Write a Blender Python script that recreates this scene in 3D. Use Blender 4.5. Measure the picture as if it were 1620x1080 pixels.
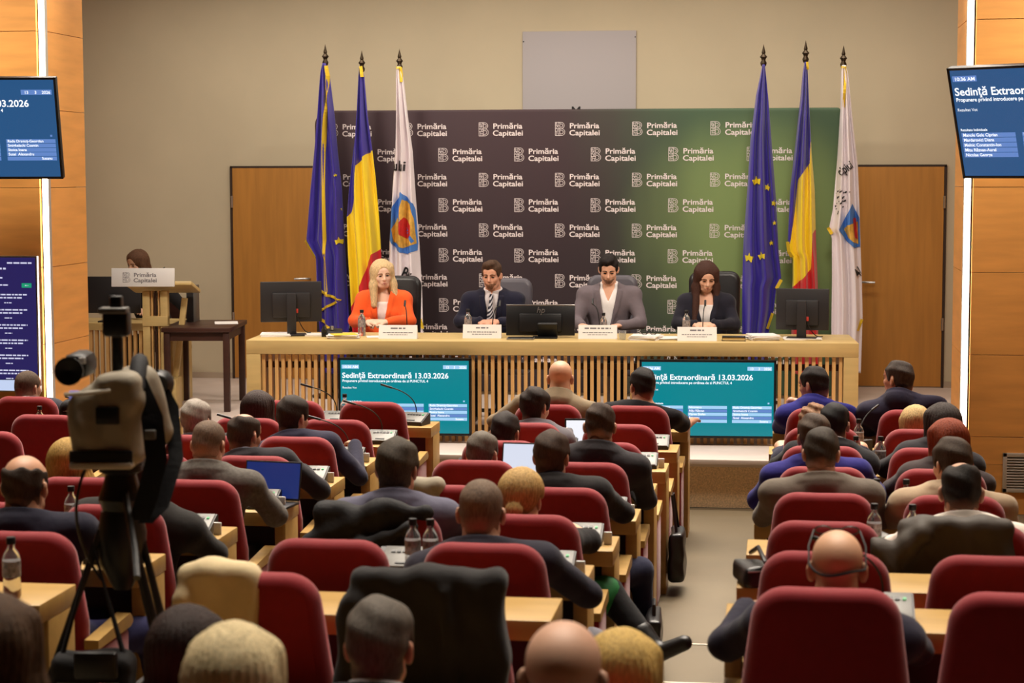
import bpy, bmesh, math, random
import numpy as np
from mathutils import Vector, Matrix, Euler

for _o in list(bpy.data.objects):
    bpy.data.objects.remove(_o)
SC = bpy.context.scene
COL = SC.collection

# ------------------------------------------------------------------ camera
F_PX, CAM_Z = 3050.0, 2.5
YAW, PITCH, ROLL = math.radians(8.0), math.radians(5.02), math.radians(0.1)
_f = Vector((-math.sin(YAW) * math.cos(PITCH), math.cos(YAW) * math.cos(PITCH), -math.sin(PITCH)))
_r = Vector((math.cos(YAW), math.sin(YAW), 0))
_u = _r.cross(_f)
_r2 = _r * math.cos(ROLL) - _u * math.sin(ROLL)
_u2 = _r2.cross(_f)
cam_data = bpy.data.cameras.new('camera')
cam = bpy.data.objects.new('camera', cam_data)
COL.objects.link(cam)
cam.matrix_world = Matrix(((_r2.x, _u2.x, -_f.x, 0), (_r2.y, _u2.y, -_f.y, 0), (_r2.z, _u2.z, -_f.z, CAM_Z), (0, 0, 0, 1)))
cam_data.sensor_width = 36
cam_data.sensor_fit = 'HORIZONTAL'
cam_data.lens = 36 * F_PX / 1620
cam_data.clip_end = 100
cam_data.dof.use_dof = True
cam_data.dof.focus_distance = 14.5
cam_data.dof.aperture_fstop = 4.5
SC.camera = cam

# ------------------------------------------------------------------ world, exposure, room lights
SC.view_settings.view_transform = 'Standard'
SC.view_settings.look = 'None'
SC.view_settings.gamma = 1
SC.view_settings.use_curve_mapping = False
SC.view_settings.exposure = 0.08
world = bpy.data.worlds.new('world')
SC.world = world
world.use_nodes = True
world.node_tree.nodes['Background'].inputs[0].default_value = (1.0, 0.86, 0.7, 1)
world.node_tree.nodes['Background'].inputs[1].default_value = 0.02

def area_light(name, loc, size, energy, color=(1, 0.86, 0.68), target=None, spread=180):
    d = bpy.data.lights.new(name, 'AREA')
    d.shape = 'RECTANGLE'
    d.size, d.size_y = size
    d.energy = energy
    d.color = color
    d.spread = math.radians(spread)
    o = bpy.data.objects.new(name, d)
    COL.objects.link(o)
    o.location = loc
    if target is not None:
        o.rotation_euler = (Vector(target) - Vector(loc)).to_track_quat('-Z', 'Y').to_euler()
    return o

WARM = (1.0, 0.89, 0.755)
# ceiling lights: over the back of the stage, over the panel desk, washes on stage and pillars, tilted narrow-beam rows over the seats
area_light('stage_ceiling_light', (-2.4, 17.5, 4.64), (8.8, 0.5), 125, WARM)
area_light('stage_ceiling_light', (-2.2, 15.6, 4.64), (7.5, 0.4), 50, WARM)
area_light('stage_wash_light', (-4.6, 13.15, 4.6), (1.2, 0.4), 70, WARM, (-2.8, 17.0, 1.4), 110)
area_light('stage_wash_light', (0.2, 13.15, 4.6), (1.2, 0.4), 60, WARM, (-1.6, 17.0, 1.4), 110)
area_light('pillar_wash_light', (-6.6, 13.1, 4.6), (1.6, 0.3), 34, WARM, (-6.6, 14.3, 2.0), 100)
area_light('pillar_wash_light', (2.2, 13.1, 4.6), (1.6, 0.3), 34, WARM, (2.2, 14.3, 2.0), 100)
for _y, _e in ((14.6, 150), (12.9, 185), (11.2, 160), (9.5, 125), (7.8, 105), (6.3, 95), (4.8, 66)):
    area_light('hall_ceiling_light', (-2.2, _y, 4.64), (8.5, 0.6), _e, WARM, (-2.2, _y - 1.8, 0), 62)

# ------------------------------------------------------------------ materials
def lin(c):
    return tuple(((v / 255) / 12.92 if v / 255 <= 0.04045 else ((v / 255 + 0.055) / 1.055) ** 2.4) for v in c[:3])

_mats = {}
def mat(name, col, rough=0.6, metal=0.0, var=0.0, scale=8.0, stretch=(1, 1, 1), bump=0.0, bscale=40.0, spec=0.5, coat=0.0, sheen=0.0, trans=0.0, alpha=1.0, emit=None, estr=1.0, kind='noise', ior=1.45):
    """Principled material with procedural colour variation and fine relief; col is sRGB 0-255."""
    if name in _mats:
        return _mats[name]
    m = bpy.data.materials.new(name)
    m.use_nodes = True
    nt = m.node_tree
    b = nt.nodes['Principled BSDF']
    L = lin(col)
    b.inputs['Base Color'].default_value = (*L, 1)
    b.inputs['Roughness'].default_value = rough
    b.inputs['Metallic'].default_value = metal
    b.inputs['Specular IOR Level'].default_value = spec
    b.inputs['Coat Weight'].default_value = coat
    b.inputs['Sheen Weight'].default_value = sheen
    b.inputs['Transmission Weight'].default_value = trans
    b.inputs['IOR'].default_value = ior
    b.inputs['Alpha'].default_value = alpha
    if emit:
        b.inputs['Emission Color'].default_value = (*lin(emit), 1)
        b.inputs['Emission Strength'].default_value = estr
    if var or bump:
        tc = nt.nodes.new('ShaderNodeTexCoord')
        mp = nt.nodes.new('ShaderNodeMapping')
        mp.inputs['Scale'].default_value = stretch
        nt.links.new(tc.outputs['Object'], mp.inputs['Vector'])
    if var:
        if kind == 'wave':
            n = nt.nodes.new('ShaderNodeTexWave')
            n.inputs['Scale'].default_value = scale
            n.inputs['Distortion'].default_value = 6.0
            n.inputs['Detail'].default_value = 3.0
            n.inputs['Detail Scale'].default_value = 1.2
        else:
            n = nt.nodes.new('ShaderNodeTexNoise')
            n.inputs['Scale'].default_value = scale
            n.inputs['Detail'].default_value = 4.0
        nt.links.new(mp.outputs[0], n.inputs['Vector'])
        r = nt.nodes.new('ShaderNodeValToRGB')
        r.color_ramp.elements[0].position = 0.3
        r.color_ramp.elements[1].position = 0.7
        r.color_ramp.elements[0].color = (*[v * (1 - var) for v in L], 1)
        r.color_ramp.elements[1].color = (*[min(1, v * (1 + var)) for v in L], 1)
        nt.links.new(n.outputs[0], r.inputs[0])
        nt.links.new(r.outputs[0], b.inputs['Base Color'])
    if bump:
        n2 = nt.nodes.new('ShaderNodeTexNoise')
        n2.inputs['Scale'].default_value = bscale
        n2.inputs['Detail'].default_value = 3.0
        nt.links.new(mp.outputs[0], n2.inputs['Vector'])
        bp = nt.nodes.new('ShaderNodeBump')
        bp.inputs['Strength'].default_value = bump
        bp.inputs['Distance'].default_value = 0.01
        nt.links.new(n2.outputs[0], bp.inputs['Height'])
        nt.links.new(bp.outputs[0], b.inputs['Normal'])
    _mats[name] = m
    return m

WALL = mat('wall_paint', (198, 185, 158), 0.85, var=0.03, scale=1.5, bump=0.05, bscale=120)
CEIL = mat('ceiling_paint', (128, 112, 92), 0.9, var=0.02, scale=2)
STAGE_FLOOR = mat('stage_floor', (214, 199, 190), 0.55, var=0.05, scale=3)
HALL_FLOOR = mat('hall_floor', (102, 89, 67), 0.6, var=0.07, scale=2.2, bump=0.05, bscale=60)
GRANITE = mat('granite', (224, 196, 156), 0.5, var=0.25, scale=90)
PANEL_WOOD = mat('panel_wood', (226, 160, 84), 0.45, var=0.10, scale=2.2, stretch=(0.8, 0.8, 6))
DOOR_WOOD = mat('door_wood', (184, 126, 54), 0.5, var=0.10, scale=2.2, stretch=(9, 9, 0.7))
DESK_WOOD = mat('desk_wood', (208, 180, 120), 0.42, var=0.08, scale=3, stretch=(0.7, 6, 6))
SEAT_WOOD = mat('seat_wood', (176, 140, 78), 0.4, var=0.10, scale=3, stretch=(0.8, 6, 6))
SLAT_WOOD = mat('slat_wood', (222, 176, 112), 0.5, var=0.08, scale=4, stretch=(6, 6, 0.6))
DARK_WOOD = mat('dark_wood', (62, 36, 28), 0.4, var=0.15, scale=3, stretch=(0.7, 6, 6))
RED_FABRIC = mat('red_fabric', (136, 17, 29), 0.75, var=0.05, scale=30, bump=0.15, bscale=500, sheen=0.28, spec=0.3)
BLACK_PLASTIC = mat('black_plastic', (16, 16, 18), 0.42)
DARK_PLASTIC = mat('dark_plastic', (40, 38, 40), 0.5)
GREY_PLASTIC = mat('grey_plastic', (100, 98, 94), 0.45, metal=0.2)
SILVER = mat('silver', (190, 190, 190), 0.3, metal=0.9)
WHITE_PAPER = mat('white_paper', (238, 234, 230), 0.7)
WHITE_PLASTIC = mat('white_plastic', (232, 230, 228), 0.5)
BLACK_INK = mat('black_ink', (25, 22, 25), 0.6)
GREY_INK = mat('grey_ink', (120, 118, 122), 0.7)
BLACK_LEATHER = mat('black_leather', (26, 24, 26), 0.35, bump=0.1, bscale=200)
GREY_LEATHER = mat('grey_leather', (84, 80, 88), 0.4, bump=0.1, bscale=200)
BRASS = mat('bronze', (60, 48, 34), 0.35, metal=0.7)
GOLD = mat('gold_fringe', (226, 190, 40), 0.6, bump=0.3, bscale=300)
CLEAR = mat('clear_plastic', (235, 238, 242), 0.06, trans=0.92, ior=1.3)
BLACK_CLOTH = mat('black_cloth', (22, 21, 24), 0.8, bump=0.2, bscale=60)
DARKNESS = mat('dark_void', (24, 16, 12), 0.9)

# ------------------------------------------------------------------ mesh helpers
def link(name, me, m=None, parent=None, loc=(0, 0, 0), rot=(0, 0, 0)):
    o = bpy.data.objects.new(name, me)
    COL.objects.link(o)
    o.location = loc
    o.rotation_euler = rot
    if parent is not None:
        o.parent = parent
    if m is not None and me is not None and not me.materials:
        me.materials.append(m)
    return o

def thing(name, label, cat, loc=(0, 0, 0), rz=0.0, group=None):
    o = bpy.data.objects.new(name, None)
    COL.objects.link(o)
    o.empty_display_size = 0.1
    o.location = loc
    o.rotation_euler = (0, 0, rz)
    tag(o, label, cat, group)
    return o

def tag(o, label, cat, group=None):
    o['label'] = label
    o['category'] = cat
    if group:
        o['group'] = group
    return o

def structure(o):
    o['kind'] = 'structure'
    return o

def pyd(name, v, f, smooth=False):
    me = bpy.data.meshes.new(name)
    me.from_pydata([tuple(map(float, p)) for p in v], [], [tuple(map(int, q)) for q in f])
    if smooth:
        me.polygons.foreach_set('use_smooth', [True] * len(me.polygons))
    me.update()
    return me

def bm_mesh(name, bm, smooth=False):
    bmesh.ops.recalc_face_normals(bm, faces=bm.faces[:])
    me = bpy.data.meshes.new(name)
    bm.to_mesh(me)
    bm.free()
    if smooth:
        me.polygons.foreach_set('use_smooth', [True] * len(me.polygons))
        try:
            me.set_sharp_from_angle(angle=math.radians(40))
        except Exception:
            pass
    return me

def box_into(bm, c, d, rot=None, bevel=0.0, seg=2):
    M = Matrix.Translation(c) @ (rot.to_matrix().to_4x4() if rot is not None else Matrix.Identity(4)) @ Matrix.Diagonal((d[0], d[1], d[2], 1))
    r = bmesh.ops.create_cube(bm, size=1.0, matrix=M)
    if bevel > 0:
        es = list({e for v in r['verts'] for e in v.link_edges})
        bmesh.ops.bevel(bm, geom=es, offset=bevel, segments=seg, affect='EDGES', profile=0.5)

def boxm(name, c, d, bevel=0.0, rot=None, seg=2):
    bm = bmesh.new()
    box_into(bm, c, d, rot, bevel, seg)
    return bm_mesh(name, bm, bevel > 0)

def boxes(name, L, bevel=0.0):
    bm = bmesh.new()
    for it in L:
        box_into(bm, it[0], it[1], it[2] if len(it) > 2 else None, bevel)
    return bm_mesh(name, bm, bevel > 0)

def lathe_into(bm, prof, c=(0, 0, 0), seg=16, rot=None, scale=(1, 1, 1)):
    rings = []
    for r, z in prof:
        ring = []
        for i in range(seg):
            a = 2 * math.pi * i / seg
            p = Vector((r * math.cos(a) * scale[0], r * math.sin(a) * scale[1], z * scale[2]))
            if rot is not None:
                p = rot @ p
            ring.append(bm.verts.new(p + Vector(c)))
        rings.append(ring)
    for a, b in zip(rings, rings[1:]):
        for i in range(seg):
            j = (i + 1) % seg
            bm.faces.new((a[i], a[j], b[j], b[i]))
    if prof[0][0] > 1e-6:
        bm.faces.new(rings[0][::-1])
    if prof[-1][0] > 1e-6:
        bm.faces.new(rings[-1])

def lathe(name, prof, c=(0, 0, 0), seg=16, rot=None, scale=(1, 1, 1)):
    bm = bmesh.new()
    lathe_into(bm, [(max(r, 0.0004), z) for r, z in prof], c, seg, rot, scale)
    return bm_mesh(name, bm, True)

def tube_into(bm, pts, r, seg=8, r_end=None):
    pts = [Vector(p) for p in pts]
    n = len(pts)
    rings = []
    prev = None
    for i, p in enumerate(pts):
        t = (pts[min(i + 1, n - 1)] - pts[max(i - 1, 0)]).normalized()
        if prev is None:
            a = Vector((0, 0, 1)) if abs(t.z) < 0.9 else Vector((1, 0, 0))
            x = t.cross(a).normalized()
        else:
            x = (prev - t * prev.dot(t)).normalized()
        prev = x
        y = t.cross(x)
        rr = r if r_end is None else r + (r_end - r) * i / (n - 1)
        rings.append([bm.verts.new(p + (x * math.cos(2 * math.pi * k / seg) + y * math.sin(2 * math.pi * k / seg)) * rr) for k in range(seg)])
    for a, b in zip(rings, rings[1:]):
        for k in range(seg):
            j = (k + 1) % seg
            bm.faces.new((a[k], a[j], b[j], b[k]))
    bm.faces.new(rings[0][::-1])
    bm.faces.new(rings[-1])

def tube(name, pts, r, seg=8, r_end=None):
    bm = bmesh.new()
    tube_into(bm, pts, r, seg, r_end)
    return bm_mesh(name, bm, True)

def bez(p0, p1, p2, n=10):
    p0, p1, p2 = Vector(p0), Vector(p1), Vector(p2)
    return [p0 * (1 - t) ** 2 + p1 * 2 * t * (1 - t) + p2 * t * t for t in [i / n for i in range(n + 1)]]

def pillow(name, outline, depth, R, inset_seg=4, c=(0, 0, 0)):
    """Closed outline in XZ, extruded along Y by depth with edges rounded by radius R."""
    n = len(outline)
    P = [Vector((x, 0, z)) for x, z in outline]
    N = []
    for i in range(n):
        t = P[(i + 1) % n] - P[i - 1]
        t.normalize()
        N.append(Vector((t.z, 0, -t.x)))
    area = sum(P[i].x * P[(i + 1) % n].z - P[(i + 1) % n].x * P[i].z for i in range(n))
    if area < 0:
        N = [-v for v in N]
    R = min(R, depth / 2)
    lay = []
    for k in range(inset_seg + 1):
        a = math.pi / 2 * k / inset_seg
        lay.append((-depth / 2 + R - R * math.cos(a - 0) if False else -depth / 2 + R * (1 - math.sin(a)), R * (1 - math.cos(math.pi / 2 - a))))
    lay = [(-depth / 2 + R * (1 - math.cos(a)), R * (1 - math.sin(a))) for a in [math.pi / 2 * k / inset_seg for k in range(inset_seg + 1)]]
    lay += [(-y, i) for y, i in lay[::-1]]
    v, f = [], []
    for y, ins in lay:
        for i in range(n):
            p = P[i] - N[i] * ins
            v.append((p.x + c[0], y + c[1], p.z + c[2]))
    L = len(lay)
    for k in range(L - 1):
        for i in range(n):
            j = (i + 1) % n
            f.append((k * n + i, k * n + j, (k + 1) * n + j, (k + 1) * n + i))
    f.append(tuple(range(n))[::-1])
    f.append(tuple((L - 1) * n + i for i in range(n)))
    bm = bmesh.new()
    vs = [bm.verts.new(p) for p in v]
    for q in f:
        bm.faces.new([vs[i] for i in q])
    return bm_mesh(name, bm, True)

def round_outline(pts, r, seg=6):
    """Round the corners of polygon pts (list of (x,z)); r is one radius or a list."""
    n = len(pts)
    out = []
    for i in range(n):
        p = Vector(pts[i])
        a = Vector(pts[i - 1]) - p
        b = Vector(pts[(i + 1) % n]) - p
        rr = r[i] if isinstance(r, (list, tuple)) else r
        if rr <= 0:
            out.append(tuple(p))
            continue
        a.normalize(); b.normalize()
        ang = a.angle(b)
        t = rr / math.tan(ang / 2)
        c = p + (a + b).normalized() * (rr / math.sin(ang / 2))
        s = p + a * t - c
        e = p + b * t - c
        a0 = math.atan2(s.y, s.x)
        da = math.atan2(e.y, e.x) - a0
        while da > math.pi: da -= 2 * math.pi
        while da < -math.pi: da += 2 * math.pi
        for k in range(seg + 1):
            out.append((c.x + rr * math.cos(a0 + da * k / seg), c.y + rr * math.sin(a0 + da * k / seg)))
    return out

# ---- flat lettering as thin meshes, lying in XZ and read from -Y
_gl = {}
def glyphs(s, bold=False):
    key = (s, bold)
    if key not in _gl:
        cu = bpy.data.curves.new('lettering', 'FONT')
        cu.body = s
        cu.size = 1.0
        cu.resolution_u = 3
        if bold:
            cu.offset = 0.018
        ob = bpy.data.objects.new('lettering', cu)
        COL.objects.link(ob)
        dg = bpy.context.evaluated_depsgraph_get()
        me = ob.evaluated_get(dg).to_mesh()
        v = [(p.co.x, p.co.y) for p in me.vertices]
        f = [tuple(p.vertices) for p in me.polygons]
        ob.evaluated_get(dg).to_mesh_clear()
        bpy.data.objects.remove(ob)
        bpy.data.curves.remove(cu)
        _gl[key] = (v, f)
    return _gl[key]

def text_mesh(name, items):
    """items: (string, size, x, z, align, bold, max_width)"""
    V, Fc = [], []
    for it in items:
        s, size, x, z = it[:4]
        al = it[4] if len(it) > 4 else 'L'
        bold = it[5] if len(it) > 5 else False
        mw = it[6] if len(it) > 6 else None
        v, f = glyphs(s, bold)
        if not v:
            continue
        w = max(p[0] for p in v)
        sx = size if not mw else mw / w
        off = {'L': 0, 'C': -w * sx / 2, 'R': -w * sx}[al]
        b = len(V)
        V += [(x + off + p[0] * sx, 0, z + p[1] * size) for p in v]
        Fc += [tuple(b + i for i in q) for q in f]
    return pyd(name, V, Fc)

def rects_mesh(name, R):
    V, Fc = [], []
    for x0, z0, x1, z1 in R:
        b = len(V)
        V += [(x0, 0, z0), (x1, 0, z0), (x1, 0, z1), (x0, 0, z1)]
        Fc.append((b, b + 1, b + 2, b + 3))
    return pyd(name, V, Fc)

def copy_tree(o, parent=None):
    c = o.copy()
    COL.objects.link(c)
    c.parent = parent
    for ch in o.children:
        copy_tree(ch, c)
    return c

def interp(t, pts):
    """piecewise linear y(t) through points sorted by t ascending"""
    if t <= pts[0][0]:
        return pts[0][1]
    for (a, va), (b, vb) in zip(pts, pts[1:]):
        if t <= b:
            return va + (vb - va) * (t - a) / max(1e-9, b - a)
    return pts[-1][1]

# ================================================================== the setting
ROWS = [12.57, 11.55, 10.65, 9.79, 8.8, 7.74, 6.75, 5.78, 4.81, 3.84]
FLOOR = [0, 0.01, 0.025, 0.04, 0.07, 0.13, 0.2, 0.28, 0.17, 0.22]
STAGE = 0.37
YB = 19.35        # back wall
YP = 14.3         # proscenium / stage edge
XL, XR = -9.0, 3.6

prof = [(YP, 0.0)]
for i in range(10):
    e = ROWS[i] + 0.02
    prof.append((e, FLOOR[i]))
    prof.append((e, FLOOR[i + 1] if i < 9 else FLOOR[9] + 0.08))
prof.append((-1.5, FLOOR[9] + 0.08))
v, f = [], []
for y, z in prof:
    v += [(XL, y, z), (XR, y, z)]
for i in range(len(prof) - 1):
    f.append((2 * i, 2 * i + 1, 2 * i + 3, 2 * i + 2))
fl = structure(link('floor', pyd('floor', v, f), HALL_FLOOR))
NOSING = mat('step_nosing', (226, 214, 196), 0.5)
for i in range(3, 9):
    link('step_nosing', boxm('step_nosing', (-2.7, ROWS[i] + 0.02, FLOOR[i + 1] + 0.001), (12.4, 0.018, 0.006)), NOSING, fl)

st = structure(link('floor', boxm('floor', (-2.7, (YP + YB) / 2 + 0.05, STAGE - 0.03), (12.6, YB - YP + 0.1, 0.06)), STAGE_FLOOR))
structure(link('wall_stage_front', boxm('wall_stage_front', (-2.7, YP + 0.06, (STAGE - 0.06) / 2), (12.6, 0.08, STAGE - 0.06)), GRANITE))
structure(link('trim_1', boxm('trim_1', (-2.17, YP + 0.0, STAGE - 0.018), (6.9, 0.1, 0.04), 0.006), STAGE_FLOOR))
structure(link('wall_back', boxm('wall_back', (-2.7, YB + 0.1, 2.35), (12.6, 0.2, 4.7)), WALL))
structure(link('wall_left', boxm('wall_left', (XL - 0.1, 8.9, 2.35), (0.2, 21, 4.7)), PANEL_WOOD))
structure(link('wall_right', boxm('wall_right', (XR + 0.1, 8.9, 2.35), (0.2, 21, 4.7)), PANEL_WOOD))
structure(link('wall_rear', boxm('wall_rear', (-2.7, -1.6, 2.35), (12.8, 0.2, 4.7)), mat('rear_wall', (58, 42, 30), 0.8)))
structure(link('ceiling', boxm('ceiling', (-2.7, 8.9, 4.8), (13, 21.4, 0.2)), CEIL))
structure(link('baseboard_back', boxm('baseboard_back', (-2.7, YB - 0.008, STAGE + 0.03), (12.4, 0.016, 0.06)), mat('baseboard', (176, 158, 138), 0.6)))

def pillar(name, x_in, x_out, label_side):
    sgn = 1 if x_out > x_in else -1
    xc, w = (x_in + x_out) / 2, abs(x_out - x_in)
    body = structure(link(name, boxm(name, (xc + sgn * 0.04, YP + 0.44, 2.35), (w - 0.08, 0.8, 4.7)), mat('pillar_core', (60, 40, 24), 0.8)))
    zs = [0.0, 0.57, 1.17, 1.77, 2.385, 2.985, 3.585, 4.185, 4.7]
    for a, b in zip(zs, zs[1:]):
        # front boards: two wide boards side by side, then the boards of the reveal
        fw = (w - 0.06) / 2
        for k in range(2):
            link('panel', boxm('panel', (x_in + sgn * (0.055 + fw * (k + 0.5)), YP + 0.02, (a + b) / 2), (fw - 0.003, 0.04, b - a - 0.004), 0.001, None, 1), PANEL_WOOD, body)
        link('panel', boxm('panel', (x_in + sgn * 0.02, YP + 0.465, (a + b) / 2), (0.04, 0.77, b - a - 0.004), 0.001, None, 1), PANEL_WOOD, body)
    return body
pillar('wall_front_left', -5.64, XL, 'left')
pillar('wall_front_right', 1.3, XR, 'right')
LED = mat('led_strip', (255, 246, 232), 0.4, emit=(255, 244, 230), estr=10.0)
LED_CH = mat('led_channel', (210, 205, 198), 0.4, metal=0.6)
for x, s, nm in ((-5.66, 'left', 'tall vertical white light strip along the left wooden pillar edge'), (1.32, 'right', 'tall vertical white light strip along the right wooden pillar edge')):
    t = thing('light_strip', nm, 'light strip', (x, YP + 0.03, 0.0), 0, 'vertical light strips')
    link('channel', boxm('channel', (0, 0.02, 2.35), (0.05, 0.05, 4.68)), LED_CH, t)
    link('diffuser', boxm('diffuser', (0, -0.012, 2.35), (0.038, 0.02, 4.68), 0.004), LED, t)

def door(name, x0, x1, hinge_right):
    w = x1 - x0
    z0, z1 = STAGE, 2.556
    d = structure(link(name, boxm(name, ((x0 + x1) / 2, YB - 0.012, (z0 + z1) / 2 + 0.003), (w - 0.02, 0.03, z1 - z0 - 0.02)), DOOR_WOOD))
    FR = mat('door_frame', (54, 36, 24), 0.6)
    link('door_frame', boxes('door_frame', [((x0 - 0.005, YB - 0.01, (z0 + z1) / 2), (0.025, 0.035, z1 - z0)), ((x1 + 0.005, YB - 0.01, (z0 + z1) / 2), (0.025, 0.035, z1 - z0)), (((x0 + x1) / 2, YB - 0.01, z1), (w + 0.03, 0.035, 0.022))]), FR, d)
    hx = x0 + 0.09 if hinge_right else x1 - 0.09
    s = 1 if hinge_right else -1
    link('handle', tube('handle', [(hx, YB - 0.03, 1.415), (hx, YB - 0.085, 1.415), (hx + s * 0.03, YB - 0.095, 1.415), (hx + s * 0.15, YB - 0.095, 1.412)], 0.011), SILVER, d)
    link('lock_rosette', lathe('lock_rosette', [(0.02, 0), (0.02, 0.012)], (hx, YB - 0.028, 1.3), 12, Matrix.Rotation(math.pi / 2, 3, 'X')), SILVER, d)
    hg = x1 - 0.004 if hinge_right else x0 + 0.004
    for z in (2.2, 1.0):
        link('hinge', tube('hinge', [(hg, YB - 0.034, z - 0.06), (hg, YB - 0.034, z + 0.06)], 0.012), SILVER, d)
    return d
door('door_1', -5.63, -4.72, False)
door('door_2', 0.66, 1.565, True)

# white board on the back wall, most of its lettering behind the backdrop
b = thing('wall_board', 'plain white board fixed high on the back wall above the backdrop', 'board', (-2.035, YB - 0.012, 2.6))
link('sheet', boxm('sheet', (0, 0, 0.65), (1.14, 0.02, 1.3), 0.004), mat('board_white', (176, 170, 172), 0.6), b)
link('lettering', text_mesh('lettering', [('Mu', 0.13, -0.08, 0.462, 'L', True)]), BLACK_INK, b, (0, -0.0115, 0))
for sx, z in ((-0.56, 1.2), (0.56, 1.235)):
    link('screw', lathe('screw', [(0.007, 0), (0.006, 0.004)], (sx, -0.01, z), 8, Matrix.Rotation(math.pi / 2, 3, 'X')), DARK_PLASTIC, b)

# ventilation grille low on the right pillar
g = thing('ventilation_grille', 'grey slatted metal air grille low on the right wooden panel', 'grille', (1.93, YP - 0.004, 0.165))
GR = mat('grille_metal', (205, 198, 188), 0.45, metal=0.5)
link('frame', boxes('frame', [((-0.31, 0, 0.145), (0.03, 0.02, 0.29)), ((0.31, 0, 0.145), (0.03, 0.02, 0.29)), ((0, 0, 0.015), (0.65, 0.02, 0.03)), ((0, 0, 0.275), (0.65, 0.02, 0.03))], 0.003), GR, g)
link('backing', boxm('backing', (0, 0.002, 0.145), (0.6, 0.003, 0.25)), DARKNESS, g)
slm = boxm('slat', (0, 0, 0), (0.6, 0.016, 0.009), 0.0, Euler((0.5, 0, 0)))
for k in range(11):
    link('slat', slm, GR, g, (0, -0.002, 0.045 + k * 0.02))

# ------------------------------------------------------------------ printed backdrop
def backdrop_material():
    m = bpy.data.materials.new('backdrop_print')
    m.use_nodes = True
    nt = m.node_tree
    N, Lk = nt.nodes, nt.links
    b = N['Principled BSDF']
    b.inputs['Roughness'].default_value = 0.7
    tc = N.new('ShaderNodeTexCoord')
    sep = N.new('ShaderNodeSeparateXYZ')
    Lk.new(tc.outputs['Object'], sep.inputs[0])
    def math_(op, a, c):
        n = N.new('ShaderNodeMath'); n.operation = op
        for i, q in enumerate((a, c)):
            if isinstance(q, (int, float)): n.inputs[i].default_value = q
            else: Lk.new(q, n.inputs[i])
        return n.outputs[0]
    def ramp(v, a, c):
        n = N.new('ShaderNodeMapRange'); n.interpolation_type = 'SMOOTHSTEP'
        n.inputs['From Min'].default_value = a; n.inputs['From Max'].default_value = c
        Lk.new(v, n.inputs['Value'])
        return n.outputs[0]
    def mix(fac, a, c):
        n = N.new('ShaderNodeMix'); n.data_type = 'RGBA'
        Lk.new(fac, n.inputs[0])
        for i, q in ((6, a), (7, c)):
            if isinstance(q, tuple): n.inputs[i].default_value = (*lin(q), 1)
            else: Lk.new(q, n.inputs[i])
        return n.outputs[2]
    nz = N.new('ShaderNodeTexNoise'); nz.inputs['Scale'].default_value = 0.9
    mp = N.new('ShaderNodeMapping'); mp.inputs['Rotation'].default_value = (0, 0.6, 0); mp.inputs['Scale'].default_value = (2.2, 1, 0.5)
    Lk.new(tc.outputs['Object'], mp.inputs[0]); Lk.new(mp.outputs[0], nz.inputs['Vector'])
    x = math_('ADD', sep.outputs['X'], math_('MULTIPLY', math_('SUBTRACT', nz.outputs[0], 0.5), 0.5))
    z = sep.outputs['Z']
    xs = math_('ADD', x, math_('MULTIPLY', z, 0.12))
    plum = mix(ramp(z, 0.2, 2.7), (40, 29, 35), (56, 36, 43))
    dx = math_('SUBTRACT', x, 4.25); dz = math_('SUBTRACT', z, 1.55)
    r2 = math_('ADD', math_('MULTIPLY', dx, math_('MULTIPLY', dx, 0.8)), math_('MULTIPLY', dz, math_('MULTIPLY', dz, 1.1)))
    green = mix(ramp(r2, 0.0, 1.7), (124, 146, 88), (60, 84, 60))
    c1 = mix(ramp(xs, 2.5, 4.2), plum, green)
    Lk.new(c1, b.inputs['Base Color'])
    return m

def ribbon(V, Fc, pts, w):
    """flat line of width w in XZ"""
    for (x0, z0), (x1, z1) in zip(pts, pts[1:]):
        dx, dz = x1 - x0, z1 - z0
        l = math.hypot(dx, dz) or 1
        nx, nz = -dz / l * w / 2, dx / l * w / 2
        b = len(V)
        V += [(x0 + nx, 0, z0 + nz), (x0 - nx, 0, z0 - nz), (x1 - nx, 0, z1 - nz), (x1 + nx, 0, z1 + nz)]
        Fc.append((b, b + 1, b + 2, b + 3))

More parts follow.
